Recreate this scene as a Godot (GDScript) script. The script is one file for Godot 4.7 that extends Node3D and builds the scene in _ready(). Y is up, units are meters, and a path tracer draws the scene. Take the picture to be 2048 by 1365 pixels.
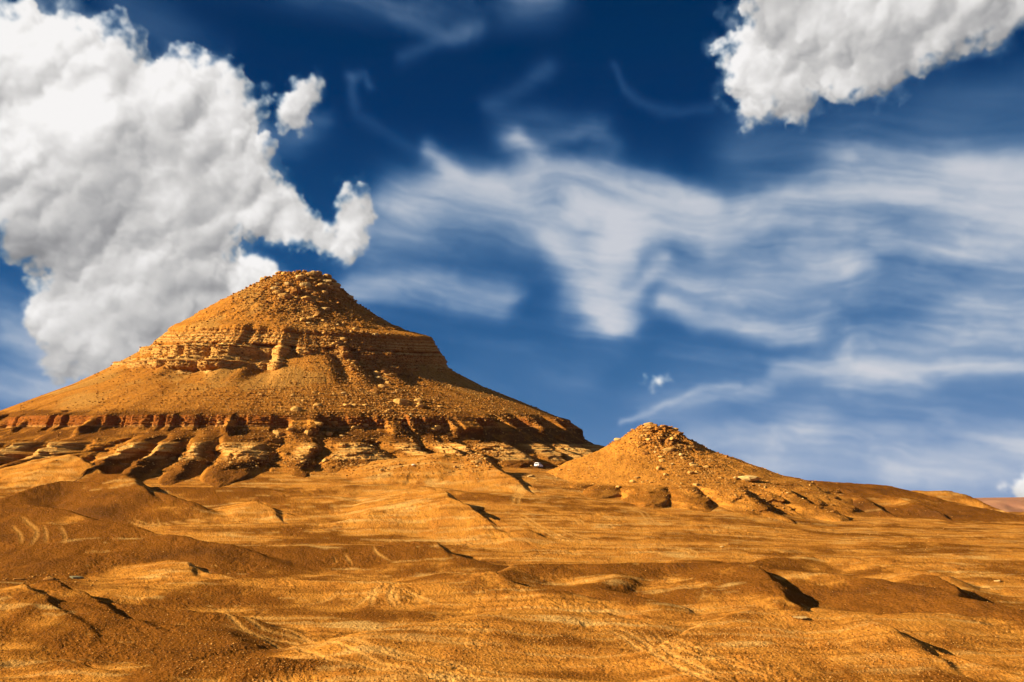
extends Node3D

# ---------------------------------------------------------------- lens
const F := 1700.0                       # focal length in pixels of a 2048 px wide picture
const HORIZON := 1012.0
const EXPOSURE := 3.6
var pitch := atan((HORIZON - 682.5) / F)
var cp := cos(pitch)
var sp := sin(pitch)

func ray(px: float, py: float) -> Vector3:      # direction with unit depth
	var u := (px - 1024.0) / F
	var v := (682.5 - py) / F
	var k := cp - v * sp
	return Vector3(u / k, (v * cp + sp) / k, -1.0)

func at(px: float, py: float, depth: float) -> Vector3:
	return ray(px, py) * depth

func to_pixel(p: Vector3) -> Vector2:
	var depth := -p.z * cp + p.y * sp
	var up := p.y * cp + p.z * sp
	return Vector2(1024.0 + F * p.x / depth, 682.5 - F * up / depth)

# ---------------------------------------------------------------- noise
func noise(seed_: int, octaves: int, kind := FastNoiseLite.TYPE_SIMPLEX_SMOOTH, fractal := FastNoiseLite.FRACTAL_FBM) -> FastNoiseLite:
	var n := FastNoiseLite.new()
	n.seed = seed_
	n.noise_type = kind
	n.frequency = 1.0
	n.fractal_type = fractal
	n.fractal_octaves = octaves
	return n

var na := noise(3, 4)
var nb := noise(17, 3)
var nc := noise(29, 2)
var nd := noise(41, 5)
var nr := noise(53, 4, FastNoiseLite.TYPE_SIMPLEX_SMOOTH, FastNoiseLite.FRACTAL_RIDGED)
var ns := noise(83, 1)
var nv := noise(61, 2, FastNoiseLite.TYPE_CELLULAR, FastNoiseLite.FRACTAL_FBM)

# ---------------------------------------------------------------- helpers
func numbered(base: String) -> String:
	if not has_node(NodePath(base)):
		return base
	var k := 1
	while has_node(NodePath("%s_%03d" % [base, k])):
		k += 1
	return "%s_%03d" % [base, k]

func tag(o: Node3D, label: String, category: String, group := "") -> void:
	o.set_meta("label", label)
	o.set_meta("category", category)
	if group:
		o.set_meta("group", group)

func lin(r: float, g: float, b: float) -> Color:
	return Color(r, g, b)

func grid_mesh(rows: Array, material: Material, flip := false) -> ArrayMesh:
	# rows: an array of [positions, colours], all rows of one length
	var w: int = rows[0][0].size()
	var h: int = rows.size()
	var pos := PackedVector3Array()
	var col := PackedColorArray()
	for r in rows:
		pos.append_array(r[0])
		col.append_array(r[1])
	var nrm_rows := []
	nrm_rows.resize(h)
	var idx_rows := []
	idx_rows.resize(h)
	var sgn := -1.0 if flip else 1.0
	var job := func(j: int) -> void:
		var n := PackedVector3Array()
		n.resize(w)
		var up := maxi(j - 1, 0) * w
		var dn := mini(j + 1, h - 1) * w
		var me := j * w
		for i in w:
			var a := pos[me + mini(i + 1, w - 1)] - pos[me + maxi(i - 1, 0)]
			var b := pos[dn + i] - pos[up + i]
			var c := b.cross(a) * sgn
			n[i] = c.normalized() if c.length_squared() > 1e-12 else Vector3.UP
		nrm_rows[j] = n
		var ix := PackedInt32Array()
		if j < h - 1:
			ix.resize((w - 1) * 6)
			var o := 0
			for i in w - 1:
				var p := me + i
				if flip:
					ix[o] = p; ix[o + 1] = p + w; ix[o + 2] = p + 1
					ix[o + 3] = p + 1; ix[o + 4] = p + w; ix[o + 5] = p + w + 1
				else:
					ix[o] = p; ix[o + 1] = p + 1; ix[o + 2] = p + w
					ix[o + 3] = p + 1; ix[o + 4] = p + w + 1; ix[o + 5] = p + w
				o += 6
		idx_rows[j] = ix
	each(job, h)
	var nrm := PackedVector3Array()
	var idx := PackedInt32Array()
	for j in h:
		nrm.append_array(nrm_rows[j])
		idx.append_array(idx_rows[j])
	var a := []
	a.resize(Mesh.ARRAY_MAX)
	a[Mesh.ARRAY_VERTEX] = pos
	a[Mesh.ARRAY_NORMAL] = nrm
	a[Mesh.ARRAY_COLOR] = col
	a[Mesh.ARRAY_INDEX] = idx
	var m := ArrayMesh.new()
	m.add_surface_from_arrays(Mesh.PRIMITIVE_TRIANGLES, a)
	m.surface_set_material(0, material)
	return m

func each(job: Callable, n: int) -> void:
	for j in n:
		job.call(j)

func structure(called: String, m: Mesh) -> MeshInstance3D:
	var o := MeshInstance3D.new()
	o.name = called
	o.mesh = m
	o.set_meta("kind", "structure")
	add_child(o)
	return o

func ss(a: float, b: float, x: float) -> float:
	return smoothstep(a, b, x)

# ---------------------------------------------------------------- the ground
const BASE_PX := [-300.0, 0.0, 500.0, 1000.0, 1400.0, 1700.0, 2048.0, 2350.0]
const BASE_D := [100.0, 120.0, 140.0, 160.0, 185.0, 215.0, 245.0, 275.0, 305.0, 340.0, 400.0, 520.0]
const BASE_PY := [
	[1362, 1362, 1364, 1366, 1368, 1372, 1375, 1375],
	[1290, 1290, 1292, 1294, 1298, 1300, 1300, 1300],
	[1225, 1226, 1226, 1228, 1230, 1235, 1240, 1240],
	[1172, 1172, 1176, 1184, 1192, 1200, 1205, 1205],
	[1126, 1126, 1132, 1138, 1144, 1150, 1152, 1152],
	[1090, 1088, 1082, 1086, 1088, 1096, 1100, 1100],
	[1040, 1034, 1030, 1032, 1042, 1062, 1070, 1072],
	[988, 986, 984, 988, 1006, 1038, 1050, 1054],
	[944, 942, 944, 952, 982, 1022, 1040, 1046],
	[928, 922, 926, 938, 966, 1018, 1038, 1044],
	[908, 904, 908, 931, 950, 1014, 1036, 1042],
	[908, 904, 906, 934, 965, 1014, 1034, 1040]]
var base_t := PackedFloat32Array()
var base_d := PackedFloat32Array()
var base_y := []                        # [row][column]

# ridges: [[px, py, depth] ...], slope towards the camera, slope away, rounding, how brown
const RIDGES := [
	[[[-260, 1262, 118], [-140, 1290, 112], [-40, 1322, 108], [20, 1342, 106]], 0.5, 0.5, 1.0, 0.3],
	[[[395, 1325, 103.5], [470, 1313, 105.5], [560, 1319, 105], [680, 1331, 104], [760, 1346, 102.5], [850, 1366, 99.5]], 0.42, 0.5, 1.2, 0.47],
	[[[-250, 1190, 137], [0, 1190, 135], [60, 1188, 134], [130, 1205, 131], [210, 1223, 127.5]], 0.3, 0.8, 0.8, 0.47],
	[[[40, 1184, 141], [135, 1183, 141], [200, 1203, 137], [300, 1215, 133.5], [420, 1226, 130]], 0.3, 0.7, 0.9, 0.58],
	[[[250, 1262, 121], [340, 1255, 123], [400, 1262, 121], [470, 1285, 116]], 0.2, 0.35, 1.5, 0.4],
	[[[100, 1322, 108], [125, 1320, 109], [195, 1335, 106]], 0.3, 0.8, 0.3, 0.3],
	[[[760, 1264, 117], [900, 1237, 124], [1000, 1225, 128], [1100, 1223, 130], [1200, 1229, 130], [1260, 1242, 127]], 0.25, 0.4, 3.0, -0.2],
	[[[1360, 1270, 116], [1480, 1230, 124], [1540, 1217, 127], [1640, 1225, 125], [1700, 1244, 121.5], [1770, 1263, 118], [1850, 1291, 113.5], [1895, 1307, 110.5]], 0.22, 0.95, 0.9, -0.12],
	[[[1700, 1252, 128], [1800, 1233, 133], [1900, 1232, 136], [2048, 1248, 136], [2250, 1255, 136]], 0.2, 0.3, 3.0, -0.3],
	[[[950, 1160, 161], [1030, 1130, 174], [1150, 1128, 176], [1300, 1125, 178], [1480, 1124, 177], [1560, 1140, 171], [1660, 1146, 168], [1760, 1160, 161], [1850, 1178, 154], [1930, 1196, 147], [2000, 1212, 142]], 0.36, 0.5, 1.0, 0.53],
	[[[1420, 1146, 169], [1500, 1166, 160], [1585, 1207, 145.5]], 0.3, 0.8, 0.6, 0.47],
	[[[1240, 1150, 167], [1180, 1172, 158], [1300, 1205, 146]], 0.3, 0.4, 2.0, 0.4],
	[[[170, 1190, 146.5], [300, 1168, 152.5], [450, 1161, 156], [600, 1160, 158], [720, 1164, 157.5], [900, 1166, 156.5], [975, 1156, 159.5], [1030, 1170, 154.5], [1120, 1184, 150]], 0.32, 0.5, 0.9, 0.1],
	[[[140, 1114, 181], [240, 1104, 186], [400, 1096, 192], [600, 1092, 196], [780, 1093, 197], [860, 1098, 194.5], [930, 1114, 186]], 0.3, 0.35, 1.2, 0.47],
	[[[330, 1131, 177], [375, 1133, 176], [400, 1142, 171.5], [450, 1150, 168]], 0.35, 0.9, 0.3, -0.2],
	[[[-260, 1000, 226], [0, 1010, 223], [60, 1008, 224], [130, 1022, 218], [220, 1045, 208], [320, 1066, 200], [450, 1089, 190]], 0.34, 0.7, 0.8, 0.64],
	[[[40, 985, 256], [110, 964, 267], [180, 963, 269], [250, 963, 269], [290, 974, 263], [350, 993, 252]], 0.4, 0.8, 0.5, 0.53],
	[[[300, 974, 272], [450, 976, 272], [600, 985, 268], [700, 1000, 259]], 0.25, 0.35, 1.0, 0.3],
	[[[500, 1012, 251], [520, 1014, 250], [560, 1024, 246]], 0.3, 0.85, 0.4, 0.0],
	[[[40, 952, 298], [130, 926, 305], [155, 932, 302], [220, 957, 289]], 0.28, 0.9, 0.4, -0.1],
	[[[590, 980, 276], [700, 972, 279], [800, 972, 280], [880, 975, 278], [960, 986, 272], [1020, 997, 266]], 0.34, 0.35, 0.8, 0.25],
	[[[740, 1026, 239], [830, 1011, 246], [880, 1007, 248], [900, 1010, 247], [960, 1031, 236.5], [1000, 1044, 230.5], [1050, 1057, 224]], 0.24, 0.85, 0.35, -0.5],
	[[[780, 964, 292], [855, 936, 306], [880, 926, 310], [920, 931, 308], [950, 926, 310], [985, 944, 301], [1030, 962, 291], [1065, 975, 284]], 0.4, 0.8, 0.5, -0.5],
	[[[1600, 1056, 270], [1770, 1038, 281], [1800, 1043, 278], [1870, 1058, 268]], 0.14, 0.3, 1.5, -0.3],
	[[[1440, 1132, 180], [1620, 1114, 198], [1710, 1117, 197], [1760, 1128, 189], [1850, 1140, 181], [1900, 1156, 172]], 0.28, 0.4, 1.2, 0.15],
	[[[1740, 1120, 200], [1900, 1112, 207], [2020, 1113, 208], [2250, 1118, 206]], 0.27, 0.3, 1.5, 0.3],
	[[[1420, 938, 334], [1500, 948, 334], [1560, 955, 334], [1640, 962, 334], [1700, 966, 333], [1780, 972, 330], [1840, 985, 324], [1900, 1003, 315]], 0.36, 0.5, 1.0, 0.47],
	[[[1480, 965, 326], [1520, 982, 315], [1580, 1002, 302], [1640, 1018, 293]], 0.34, 0.8, 0.6, 0.47],
	[[[1570, 964, 327], [1620, 984, 314], [1700, 1008, 301], [1760, 1022, 293]], 0.34, 0.8, 0.6, 0.53],
	[[[1660, 966, 329], [1710, 986, 317], [1790, 1010, 303], [1860, 1028, 292]], 0.34, 0.85, 0.6, 0.53],
	[[[1740, 972, 329], [1800, 992, 318], [1880, 1018, 302], [1960, 1036, 291]], 0.34, 0.85, 0.6, 0.58],
	# spurs that run out towards the lens: px, depth, height above the sloping ground
	[[[235, 0, 272, 4.6], [262, 0, 266, 4.6], [290, 0, 258, 4.0], [330, 0, 246, 1.6], [365, 0, 238, 0.0]], 0.34, 0.72, 0.7, 0.53],
	[[[860, 0, 256, 3.6], [885, 0, 252, 3.9], [915, 0, 244, 3.4], [975, 0, 228, 1.6], [1040, 0, 214, 0.0]], 0.32, 0.72, 0.7, -0.5],
	[[[850, 0, 312, 4.8], [880, 0, 311, 5.6], [920, 0, 309, 4.6], [952, 0, 310, 5.4], [985, 0, 299, 3.6], [1050, 0, 280, 0.4]], 0.4, 0.72, 0.7, -0.5],
	[[[100, 0, 306, 3.6], [135, 0, 303, 4.6], [165, 0, 294, 3.4], [225, 0, 280, 0.3]], 0.36, 0.72, 0.7, -0.1],
	[[[20, 0, 138, 3.2], [60, 0, 137, 3.8], [110, 0, 130, 3.2], [180, 0, 121, 1.8], [250, 0, 113, 0.0]], 0.34, 0.72, 0.7, 0.47],
	[[[90, 0, 143, 3.0], [135, 0, 142, 3.4], [200, 0, 133, 2.6], [330, 0, 120, 1.0], [430, 0, 112, 0.0]], 0.3, 0.72, 0.7, 0.58],
	[[[1640, 0, 126, 2.6], [1700, 0, 122, 3.0], [1770, 0, 114, 2.8], [1850, 0, 107, 1.4], [1905, 0, 102, 0.0]], 0.28, 0.72, 0.7, -0.12],
	[[[1460, 0, 174, 2.8], [1490, 0, 168, 3.2], [1530, 0, 157, 2.6], [1595, 0, 141, 0.2]], 0.3, 0.72, 0.7, 0.47],
	[[[960, 0, 163, 2.2], [985, 0, 161, 2.6], [1012, 0, 155, 1.8], [1070, 0, 145, 0.1]], 0.3, 0.72, 0.7, 0.3],
	[[[30, 0, 227, 5.0], [65, 0, 226, 5.4], [130, 0, 215, 4.8], [220, 0, 202, 3.4], [330, 0, 188, 1.6], [460, 0, 174, 0.0]], 0.3, 0.72, 0.7, 0.64],
	[[[830, 0, 198, 2.4], [862, 0, 196, 2.6], [900, 0, 187, 1.8], [950, 0, 176, 0.0]], 0.28, 0.72, 0.7, 0.47],
	[[[1810, 0, 168, 2.4], [1850, 0, 162, 3.0], [1890, 0, 152, 2.4], [1950, 0, 140, 0.1]], 0.3, 0.72, 0.7, 0.2],
	[[[505, 0, 252, 1.6], [520, 0, 250, 1.8], [565, 0, 238, 0.1]], 0.3, 0.72, 0.7, 0.0],
	[[[345, 0, 178, 1.6], [378, 0, 175, 1.7], [405, 0, 168, 1.0], [460, 0, 160, 0.0]], 0.3, 0.72, 0.7, -0.2],
	[[[1520, 0, 330, 4.5], [1560, 0, 318, 4.4], [1620, 0, 300, 2.6], [1670, 0, 286, 0.0]], 0.36, 0.72, 0.7, 0.53],
	[[[1620, 0, 332, 5.0], [1660, 0, 320, 4.8], [1730, 0, 300, 3.0], [1790, 0, 284, 0.0]], 0.36, 0.72, 0.7, 0.53],
	[[[1710, 0, 332, 5.0], [1755, 0, 320, 4.8], [1830, 0, 300, 3.0], [1900, 0, 282, 0.0]], 0.36, 0.72, 0.7, 0.58],
	[[[1740, 984, 346], [1800, 981, 348], [1900, 982, 348], [1935, 990, 344], [1985, 1014, 332], [2055, 1048, 314]], 0.4, 0.8, 0.8, 0.0],
]
var ridge_nodes := []
var ridge_box := []

# vehicle tracks and footpaths, as the picture shows them: half gauge (0 for a path), rut width, pale amount, [px, py] ...
const TRACKS := [
	[1.1, 0.5, 0.6, [[425, 1226], [500, 1256], [600, 1286], [760, 1313], [900, 1336], [1060, 1364]]],
	[2.6, 0.6, 0.5, [[470, 1240], [560, 1276], [680, 1304], [820, 1328], [960, 1352]]],
	[0.9, 0.55, 0.8, [[1222, 1258], [1262, 1277], [1332, 1313], [1412, 1350], [1450, 1364]]],
	[0.9, 0.55, 0.35, [[1290, 1264], [1350, 1288], [1450, 1320], [1560, 1357]]],
	[0.9, 0.45, 0.7, [[1040, 1032], [1090, 1062], [1140, 1080], [1250, 1089], [1330, 1094], [1376, 1101], [1384, 1111], [1362, 1122]]],
	[0.8, 0.45, 0.7, [[1060, 968], [1046, 980], [1036, 996], [1030, 1010]]],
	[0.9, 0.45, 0.7, [[1052, 972], [1038, 986], [1028, 1003]]],
	[0.8, 0.45, 0.6, [[1110, 1034], [1152, 1041], [1163, 1050]]],
	[0.8, 0.4, 0.5, [[1250, 1014], [1285, 1026], [1300, 1042], [1330, 1048]]],
	[0.8, 0.4, 0.5, [[1110, 1053], [1150, 1072], [1200, 1084], [1300, 1090]]],
	[0.0, 0.6, 0.8, [[760, 1170], [735, 1195], [708, 1213]]],
	[0.0, 0.6, 0.8, [[768, 1172], [748, 1190], [742, 1212]]],
	[0.0, 0.7, 0.8, [[785, 1174], [780, 1195], [788, 1212]]],
	[0.0, 0.6, 0.7, [[795, 1176], [790, 1196], [802, 1212]]],
	[0.0, 0.5, 0.7, [[800, 1176], [840, 1194], [890, 1212]]],
	[0.0, 0.5, 0.5, [[690, 1180], [640, 1205], [600, 1213]]],
	[0.0, 0.28, 0.35, [[1405, 1178], [1406, 1192], [1394, 1204]]],
	[0.0, 0.6, 0.4, [[42, 1034], [66, 1052], [73, 1070], [60, 1090]]],
	[0.0, 0.5, 0.35, [[24, 1052], [40, 1068], [42, 1088]]],
	[0.0, 0.5, 0.3, [[86, 1050], [92, 1070], [90, 1088]]],
	[0.0, 0.5, 0.3, [[118, 1052], [130, 1072], [126, 1088]]],
	[0.75, 0.4, 0.6, [[262, 1042], [300, 1050], [350, 1046], [430, 1040]]],
	[0.75, 0.4, 0.6, [[308, 1040], [312, 1052], [296, 1060]]],
	[0.75, 0.4, 0.6, [[480, 1046], [560, 1040], [700, 1030], [820, 1022]]],
	[0.0, 0.5, 0.6, [[748, 1034], [770, 1028], [800, 1014]]],
	[0.0, 0.45, 0.6, [[690, 980], [676, 990]]],
	[0.0, 0.45, 0.6, [[704, 978], [688, 990]]],
	[0.0, 0.45, 0.6, [[720, 978], [702, 990]]],
	[0.0, 0.45, 0.5, [[748, 978], [732, 990]]],
	[0.0, 0.45, 0.5, [[668, 1112], [672, 1126]]],
	[0.0, 0.45, 0.5, [[690, 1110], [702, 1130]]],
	[0.0, 0.4, 0.6, [[746, 1094], [756, 1108], [782, 1124]]],
	[0.0, 0.45, 0.5, [[1020, 1052], [1060, 1042], [1110, 1040]]],
	[0.85, 0.4, 0.35, [[1640, 1100], [1800, 1104], [1900, 1098], [2048, 1104]]],
]
var track_cells := {}

func prepare_ground() -> void:
	base_d = PackedFloat32Array([-400, -100, -20, 0, 12, 28, 48, 70])
	var near := [-20.0, -8.0, -2.6, -1.7, -3.6, -9.5, -17.0, -20.5]
	for y in near:
		var r := PackedFloat32Array()
		for c in BASE_PX:
			r.append(y)
		base_y.append(r)
	for c in BASE_PX:
		base_t.append((c - 1024.0) / F)
	for i in BASE_D.size():
		var r := PackedFloat32Array()
		for j in BASE_PX.size():
			r.append(ray(BASE_PX[j], BASE_PY[i][j]).y * BASE_D[i])
		base_y.append(r)
		base_d.append(BASE_D[i])
	for far in [[800.0, -6.0], [1500.0, -30.0], [9000.0, -120.0]]:
		base_d.append(far[0])
		var r := PackedFloat32Array()
		for j in BASE_PX.size():
			r.append(far[1])
		base_y.append(r)
	for rd in RIDGES:
		var nodes := PackedVector3Array()
		var lo := Vector2(1e9, 1e9)
		var hi := -lo
		for n in rd[0]:
			var p := at(n[0], n[1] if n.size() < 4 else 1010.0, n[2])
			if n.size() > 3:
				p.y = base_height(p.x, p.z) + n[3] * 1.35
			nodes.append(p)
			lo = lo.min(Vector2(p.x, p.z))
			hi = hi.max(Vector2(p.x, p.z))
		var tall := 0.0
		for k in nodes.size():           # y: how far the crest stands above the sloping ground
			nodes[k].y = maxf(0.05, nodes[k].y - base_height(nodes[k].x, nodes[k].z))
			tall = maxf(tall, nodes[k].y)
		ridge_nodes.append(nodes)
		var reach := tall / maxf(0.12, rd[1] - 0.13) + 3.5
		ridge_box.append(Vector4(lo.x - reach, lo.y - reach, hi.x + reach, hi.y + reach))

func base_height(x: float, z: float) -> float:
	var d := -z
	var t := x / maxf(d, 60.0)
	var n := base_d.size()
	var i := 0
	while i < n - 2 and base_d[i + 1] < d:
		i += 1
	var j := 0
	while j < base_t.size() - 2 and base_t[j + 1] < t:
		j += 1
	var ft := clampf((t - base_t[j]) / (base_t[j + 1] - base_t[j]), 0.0, 1.0)
	ft = ft * ft * (3.0 - 2.0 * ft)
	var y1 := lerpf(base_y[i][j], base_y[i][j + 1], ft)
	var y2 := lerpf(base_y[i + 1][j], base_y[i + 1][j + 1], ft)
	var i0 := maxi(i - 1, 0)
	var i3 := mini(i + 2, n - 1)
	var y0 := lerpf(base_y[i0][j], base_y[i0][j + 1], ft)
	var y3 := lerpf(base_y[i3][j], base_y[i3][j + 1], ft)
	var h := base_d[i + 1] - base_d[i]
	var m1 := (y2 - y0) / maxf(base_d[i + 1] - base_d[i0], 1.0) * h
	var m2 := (y3 - y1) / maxf(base_d[i3] - base_d[i], 1.0) * h
	var f := clampf((d - base_d[i]) / h, 0.0, 1.0)
	var f2 := f * f
	var f3 := f2 * f
	return (2 * f3 - 3 * f2 + 1) * y1 + (f3 - 2 * f2 + f) * m1 + (-2 * f3 + 3 * f2) * y2 + (f3 - f2) * m2

func ridges_near(z: float) -> PackedInt32Array:
	var out := PackedInt32Array()
	for i in RIDGES.size():
		var b: Vector4 = ridge_box[i]
		if z > b.y and z < b.w:
			out.append(i)
	return out

# height and brownness of the ground without its small relief
func land(x: float, z: float, near: PackedInt32Array) -> Vector2:
	var wx := x + 2.2 * nb.get_noise_2d(x * 0.045, z * 0.045) + 0.5 * nb.get_noise_2d(x * 0.2, z * 0.2 + 50.0)
	var wz := z + 2.2 * nb.get_noise_2d(x * 0.045 + 90.0, z * 0.045) + 0.5 * nb.get_noise_2d(x * 0.2 + 31.0, z * 0.2)
	var ground_y := base_height(x, z)
	var h := 0.0
	var brown := 0.0
	for i in near:
		var b: Vector4 = ridge_box[i]
		if wx < b.x or wx > b.z:
			continue
		var nodes: PackedVector3Array = ridge_nodes[i]
		var rd: Array = RIDGES[i]
		var sf: float = maxf(0.12, rd[1] - 0.13)
		var sb: float = rd[2]
		var closest := 1e9
		var crest := 0.0
		var share := 0.0
		var weight := 0.0
		var beyond := false
		for k in nodes.size() - 1:
			var a := nodes[k]
			var e := nodes[k + 1] - a
			var len2 := e.x * e.x + e.z * e.z
			var q := ((wx - a.x) * e.x + (wz - a.z) * e.z) / len2
			var qc := clampf(q, 0.0, 1.0)
			var dx := wx - a.x - e.x * qc
			var dz := wz - a.z - e.z * qc
			var dd := dx * dx + dz * dz
			var lean := 1.0 / (dd * dd + 0.2)
			weight += lean
			crest += lean * (a.y + e.y * qc)
			share += lean * clampf((e.x * (wz - a.z) - e.z * (wx - a.x)) / sqrt(len2 * (dd + 0.1)), -1.0, 1.0)
			if dd < closest:
				closest = dd
				beyond = q < 0.0 and k == 0 or q > 1.0 and k == nodes.size() - 2
		crest /= weight
		share /= weight
		var sl := sb + (sf - sb) * ss(-0.9, 0.9, share)
		if beyond:
			sl = sqrt(sl * sl * share * share + 0.03 * (1.0 - share * share))
		var w: float = rd[3]
		var best := crest - sl * (sqrt(closest + w * w) - w)
		var over := best - h
		if over > -0.9:
			# a smooth union; the ridge's own colour takes over where the ridge does
			var k2 := 0.9
			var s := clampf(0.5 + 0.5 * over / k2, 0.0, 1.0)
			h = lerpf(h, best, s) + k2 * s * (1.0 - s) * 0.5 * ss(0.0, 0.5, best + 0.4)
			brown = lerpf(brown, rd[4], s)
	return Vector2(ground_y + h, brown)

func ground_height(x: float, z: float) -> float:
	return land(x, z, ridges_near(z)).x

func hit(px: float, py: float, from := 85.0) -> Vector3:
	var r := ray(px, py)
	var d := from
	while d < 420.0:
		var p := r * d
		if p.y < ground_height(p.x, p.z):
			return r * (d - 0.5)
		d += 1.0
	return r * 300.0

func prepare_tracks() -> void:
	for tr in TRACKS:
		var pts := []
		for q in tr[3]:
			pts.append(hit(q[0], q[1]))
		var curve := Curve3D.new()
		for k in pts.size():
			var before: Vector3 = pts[maxi(k - 1, 0)]
			var after: Vector3 = pts[mini(k + 1, pts.size() - 1)]
			var dir := (after - before) * 0.17
			curve.add_point(pts[k], -dir, dir)
		var length := curve.get_baked_length()
		var steps := maxi(2, int(length / 1.5))
		for k in steps:
			var a := curve.sample_baked(length * k / steps)
			var b := curve.sample_baked(length * (k + 1) / steps)
			var way := Vector2(b.x - a.x, b.z - a.z).normalized()
			var cross := Vector2(-way.y, way.x)
			for s in ([-1.0, 1.0] if tr[0] > 0.0 else [0.0]):
				var o: Vector2 = cross * s * tr[0]
				var fade := minf(minf(k + 1, steps - k) / 3.0, 1.0)
				var seg := [a.x + o.x, a.z + o.y, b.x + o.x, b.z + o.y, tr[1], tr[2] * fade]
				for cx in range(int(floor((minf(seg[0], seg[2]) - 1.6) / 3.0)), int(floor((maxf(seg[0], seg[2]) + 1.6) / 3.0)) + 1):
					for cz in range(int(floor((minf(seg[1], seg[3]) - 1.6) / 3.0)), int(floor((maxf(seg[1], seg[3]) + 1.6) / 3.0)) + 1):
						var key := Vector2i(cx, cz)
						if not track_cells.has(key):
							track_cells[key] = []
						track_cells[key].append(seg)

func track(x: float, z: float) -> Vector2:       # rut depth, pale share
	var key := Vector2i(int(floor(x / 3.0)), int(floor(z / 3.0)))
	if not track_cells.has(key):
		return Vector2.ZERO
	var deep := 0.0
	var pale := 0.0
	for s in track_cells[key]:
		var ex: float = s[2] - s[0]
		var ez: float = s[3] - s[1]
		var q := clampf(((x - s[0]) * ex + (z - s[1]) * ez) / (ex * ex + ez * ez + 1e-6), 0.0, 1.0)
		var d: float = Vector2(x - s[0] - ex * q, z - s[1] - ez * q).length() / s[4]
		if d < 2.0:
			var rut: float = exp(-d * d * 2.2) - 0.7 * exp(-(d - 1.1) * (d - 1.1) * 8.0)
			if absf(rut) > absf(deep):
				deep = rut
			pale = maxf(pale, s[5] * exp(-d * d * 1.2))
	return Vector2(deep, pale)

const SAND := Color(0.56, 0.245, 0.041)
const TAN := Color(0.45, 0.178, 0.029)
const BROWN := Color(0.195, 0.072, 0.012)
const DARK := Color(0.095, 0.040, 0.012)
const PALE := Color(0.66, 0.41, 0.13)
const RED := Color(0.30, 0.095, 0.020)

func ground_row(z: float, ts: PackedFloat32Array) -> Array:
	var w := ts.size()
	var pos := PackedVector3Array()
	var col := PackedColorArray()
	pos.resize(w)
	col.resize(w)
	var near := ridges_near(z)
	var d := -z
	var wide := maxf(d + 12.0, 60.0)
	for i in w:
		var x := ts[i] * wide
		if (x - MX) * (x - MX) + (z - MZ) * (z - MZ) < 28000.0:
			pos[i] = Vector3(x, base_height(x, z) - 3.0, z)
			col[i] = TAN
			continue
		var lb := land(x, z, near)
		var h := lb.x
		var big := na.get_noise_2d(x * 0.030, z * 0.030)
		var mid := na.get_noise_2d(x * 0.11 + 40.0, z * 0.11)
		var small := nb.get_noise_2d(x * 0.5, z * 0.5)
		var fine := nc.get_noise_2d(x * 1.7, z * 1.7)
		var gully := nr.get_noise_2d(x * 0.07 + 9.0, z * 0.05)
		var lump := ss(-0.1, 0.35, nb.get_noise_2d(x * 0.05 + 200.0, z * 0.05))
		h += big * 0.30 + mid * 0.16 + small * (0.02 + 0.12 * lump) + fine * (0.012 + 0.10 * lump) - maxf(gully - 0.3, 0.0) * 0.35 * absf(lb.y) - ss(0.22, 0.5, fine) * 0.13 * lump
		# desert pavement (dark gravel) over sand: patches with edges of their own
		var b := 0.30 + lb.y * 0.75 + 0.30 * big + 0.22 * mid + 0.12 * small
		b += 0.55 * na.get_noise_2d(x * 0.016 + 70.0, z * 0.050)
		var c := SAND.lerp(TAN, clampf(0.5 + mid + 0.4 * small, 0.0, 1.0))
		c = c.lerp(BROWN, ss(0.24, 0.60, b) * 0.96)
		c = c.lerp(DARK, ss(0.78, 1.15, b + 0.25 * fine) * 0.7)
		c = c.lerp(PALE, ss(0.36, 0.6, nb.get_noise_2d(x * 0.03 + 11.0, z * 0.13 + 4.0) - 0.35 * b + 0.08) * 0.6)
		var line := nb.get_noise_2d(x * 0.02 + 5.0, z * 0.36 + mid * 0.35) * ss(0.75, 0.45, b)
		c = c.lerp(BROWN, ss(0.16, 0.40, line) * 0.62)
		c = c.lerp(PALE, ss(0.20, 0.42, -line) * 0.36)
		c *= 1.0 + 0.20 * fine + 0.16 * small
		if d > 85.0 and d < 420.0:
			var tr := track(x, z)
			if tr != Vector2.ZERO:
				h -= tr.x * 0.055
				c = c.lerp(SAND.lerp(PALE, 0.4), minf(tr.y * 1.2, 1.0))
		pos[i] = Vector3(x, h, z)
		c.a = 1.0
		col[i] = c
	return [pos, col]

func build_ground(material: Material) -> MeshInstance3D:
	var ts := PackedFloat32Array()
	for k in 26:
		ts.append(-0.72 - 3.2 * pow((26.0 - k) / 26.0, 2.0))
	for k in 1081:
		ts.append(-0.72 + 1.44 * k / 1080.0)
	for k in 26:
		ts.append(0.72 + 3.2 * pow((k + 1.0) / 26.0, 2.0))
	var ds := PackedFloat32Array()
	for k in 14:
		ds.append(-400.0 + 30.0 * k)
	for k in 40:
		ds.append(2.0 + 2.1 * k)
	var d := 86.0
	while d < 425.0:
		ds.append(d)
		d *= 1.0042
	while d < 9000.0:
		ds.append(d)
		d *= 1.09
	var rows := []
	rows.resize(ds.size())
	var job := func(j: int) -> void:
		rows[j] = ground_row(-ds[j], ts)
	each(job, ds.size())
	for r in rows:
		seen_points(r[0])
	return structure("ground", grid_mesh(rows, material, true))

# ---------------------------------------------------------------- what the lens meets at a pixel (for setting stones down)
const CELL := 3.0
var buffer_w := int(2048.0 / CELL) + 1
var buffer_h := int(1365.0 / CELL) + 1
var first := PackedVector3Array()

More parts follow.
